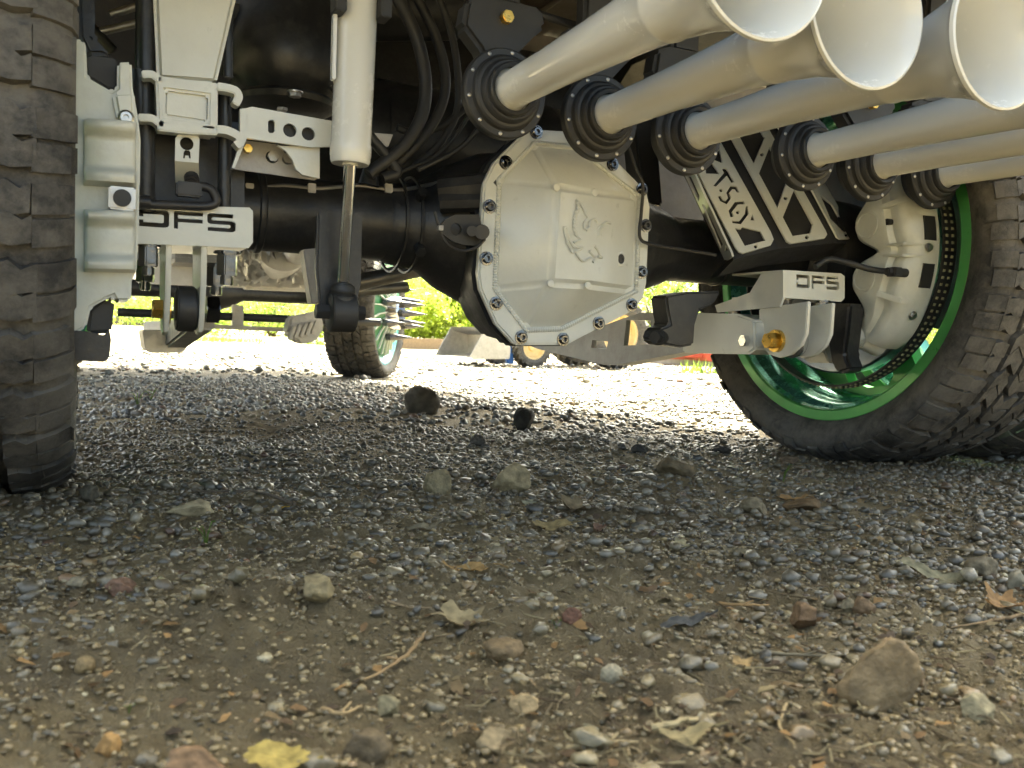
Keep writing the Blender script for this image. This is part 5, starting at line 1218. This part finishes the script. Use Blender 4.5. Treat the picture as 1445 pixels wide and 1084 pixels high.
for yy in (TY - .42, TY + .36):
    m = MB(); m.plate([(bx1, yy, tz + .34), (bx1 + .12, yy, tz + .22), (bx1 + .95, yy, tz + .95), (bx1 + 1.5, yy, tz + 1.05), (bx1 + 1.5, yy, tz + 1.18), (bx1 + .85, yy, tz + 1.10)], (0, .06, 0)); tbuild(m, 'loader_arm', BLUEP, bevel=.006)
m = MB(); m.box((bx1 + .1, TY - .5, tz + .3), (.12, .08, .5)); tbuild(m, 'bucket_hitch', BLUEP, bevel=.01)
m = MB(); m.plate([(bx1 + .45, TY - .28, tz + .6), (bx1 + .45, TY - .28, tz + 1.0), (bx1 + .6, TY - .28, tz + 1.1), (bx1 + 1.5, TY - .28, tz + 1.2), (bx1 + 1.55, TY - .28, tz + .55)], (0, .56, 0)); tbuild(m, 'hood', BLUEP, bevel=.03)
m = MB(); m.box((bx1 + 1.5, TY, tz + .5), (1.3, .3, .3)); tbuild(m, 'chassis', BLACK, bevel=.02)
m = MB(); m.box((bx1 + 1.95, TY, tz + .95), (.4, .45, .1)); m.box((bx1 + 2.15, TY, tz + 1.2), (.08, .45, .45)); tbuild(m, 'seat', BLACKM, bevel=.03)
for yy in (-.45, .45):
    m = MB(); m.box((bx1 + 2.35, TY + yy, tz + 1.4), (.06, .06, 1.5)); tbuild(m, 'roll_bar', BLACK, bevel=.008)
def lug_tyre(Rr, wd):
    m = MB(); m.lathe([(-wd * .40, Rr * .56), (-wd * .5, Rr * .72), (-wd * .47, Rr * .88), (-wd * .3, Rr * .93), (wd * .3, Rr * .93), (wd * .47, Rr * .88), (wd * .5, Rr * .72), (wd * .40, Rr * .56)], (0, 0, 0), EYV, 48)
    for k in range(22):
        a = 2 * math.pi * k / 22
        for s in (-1, 1):
            a2 = a + (.14 if s > 0 else 0); vs = []
            for (y, rr, sh) in ((s * wd * .5, .86, .0), (s * wd * .02, 1.0, .26)):
                for dd in (-.045, .045):
                    for r_ in (rr * .9, max(rr, .97)):
                        t_ = a2 + sh + dd; vs.append((math.cos(t_) * Rr * r_, y, math.sin(t_) * Rr * r_))
            m.add(vs, [(0, 1, 3, 2), (4, 6, 7, 5), (1, 5, 7, 3), (0, 4, 5, 1), (2, 3, 7, 6)])
    return m.mesh('tyre', RUBBER, angle=30)
def rim_t(Rr, wd):
    m = MB(); m.lathe([(-wd * .42, Rr * .58), (-wd * .36, Rr * .53), (-wd * .1, Rr * .48), (-wd * .06, Rr * .2), (-wd * .2, Rr * .16), (-wd * .2, 0)], (0, 0, 0), EYV, 32); m.lathe([(wd * .42, Rr * .58), (wd * .36, Rr * .5), (0, Rr * .46), (-wd * .1, Rr * .48)], (0, 0, 0), EYV, 32); return m.mesh('wheel', CREAM, angle=30)
for Rr, wd, cx in ((.33, .24, TX), (.58, .36, TX + 1.55)):
    TM, RMm = lug_tyre(Rr, wd), rim_t(Rr, wd)
    for yy in (-.62, .62):
        o = inst(RMm, 'tractor_wheel', tr, (cx, TY + yy, tz + Rr - .01)); c_ = bpy.data.objects.new('tyre', TM); COL.objects.link(c_); c_.parent = o

# low red trailer with a grey bed, right of the tractor
rx0, rx1 = onY(928, 505, 10.2).x, onY(928, 505, 10.2).x + 4.2; RY = 9.6
rt_ = empty('red_trailer', ((rx0 + rx1) / 2, RY, -.055)); tag(rt_, 'low red flatbed trailer parked right of the blue tractor', 'trailer')
m = MB(); m.box(((rx0 + rx1) / 2, RY, .095), (rx1 - rx0, 1.9, .15)); m.build('side_rail', REDP, rt_, bevel=.01)
m = MB(); m.box(((rx0 + rx1) / 2, RY, -.02), (rx1 - rx0 - .1, 1.84, .08)); m.build('chassis', GREYM, rt_, bevel=.01)
for k in range(9):
    m = MB(); m.box(((rx0 + rx1) / 2, RY - .84 + k * .21, .19), (rx1 - rx0, .19, .04), col=(.30, .25, .19)); m.build('deck_plank', BARK, rt_, bevel=.004)
m = MB(); m.plate([(rx0 - .9, RY - .05, .06), (rx0, RY - .4, .06), (rx0, RY + .4, .06), (rx0 - .9, RY + .05, .06)], (0, 0, .08)); m.build('drawbar', REDP, rt_, bevel=.01)
TM, RMm = lug_tyre(.22, .16), rim_t(.22, .16)
for dx in (-.4, .4):
    for yy in (-1.08, 1.08):
        o = inst(RMm, 'trailer_wheel', rt_, ((rx0 + rx1) / 2 + dx, RY + yy, .15)); c_ = bpy.data.objects.new('tyre', TM); COL.objects.link(c_); c_.parent = o
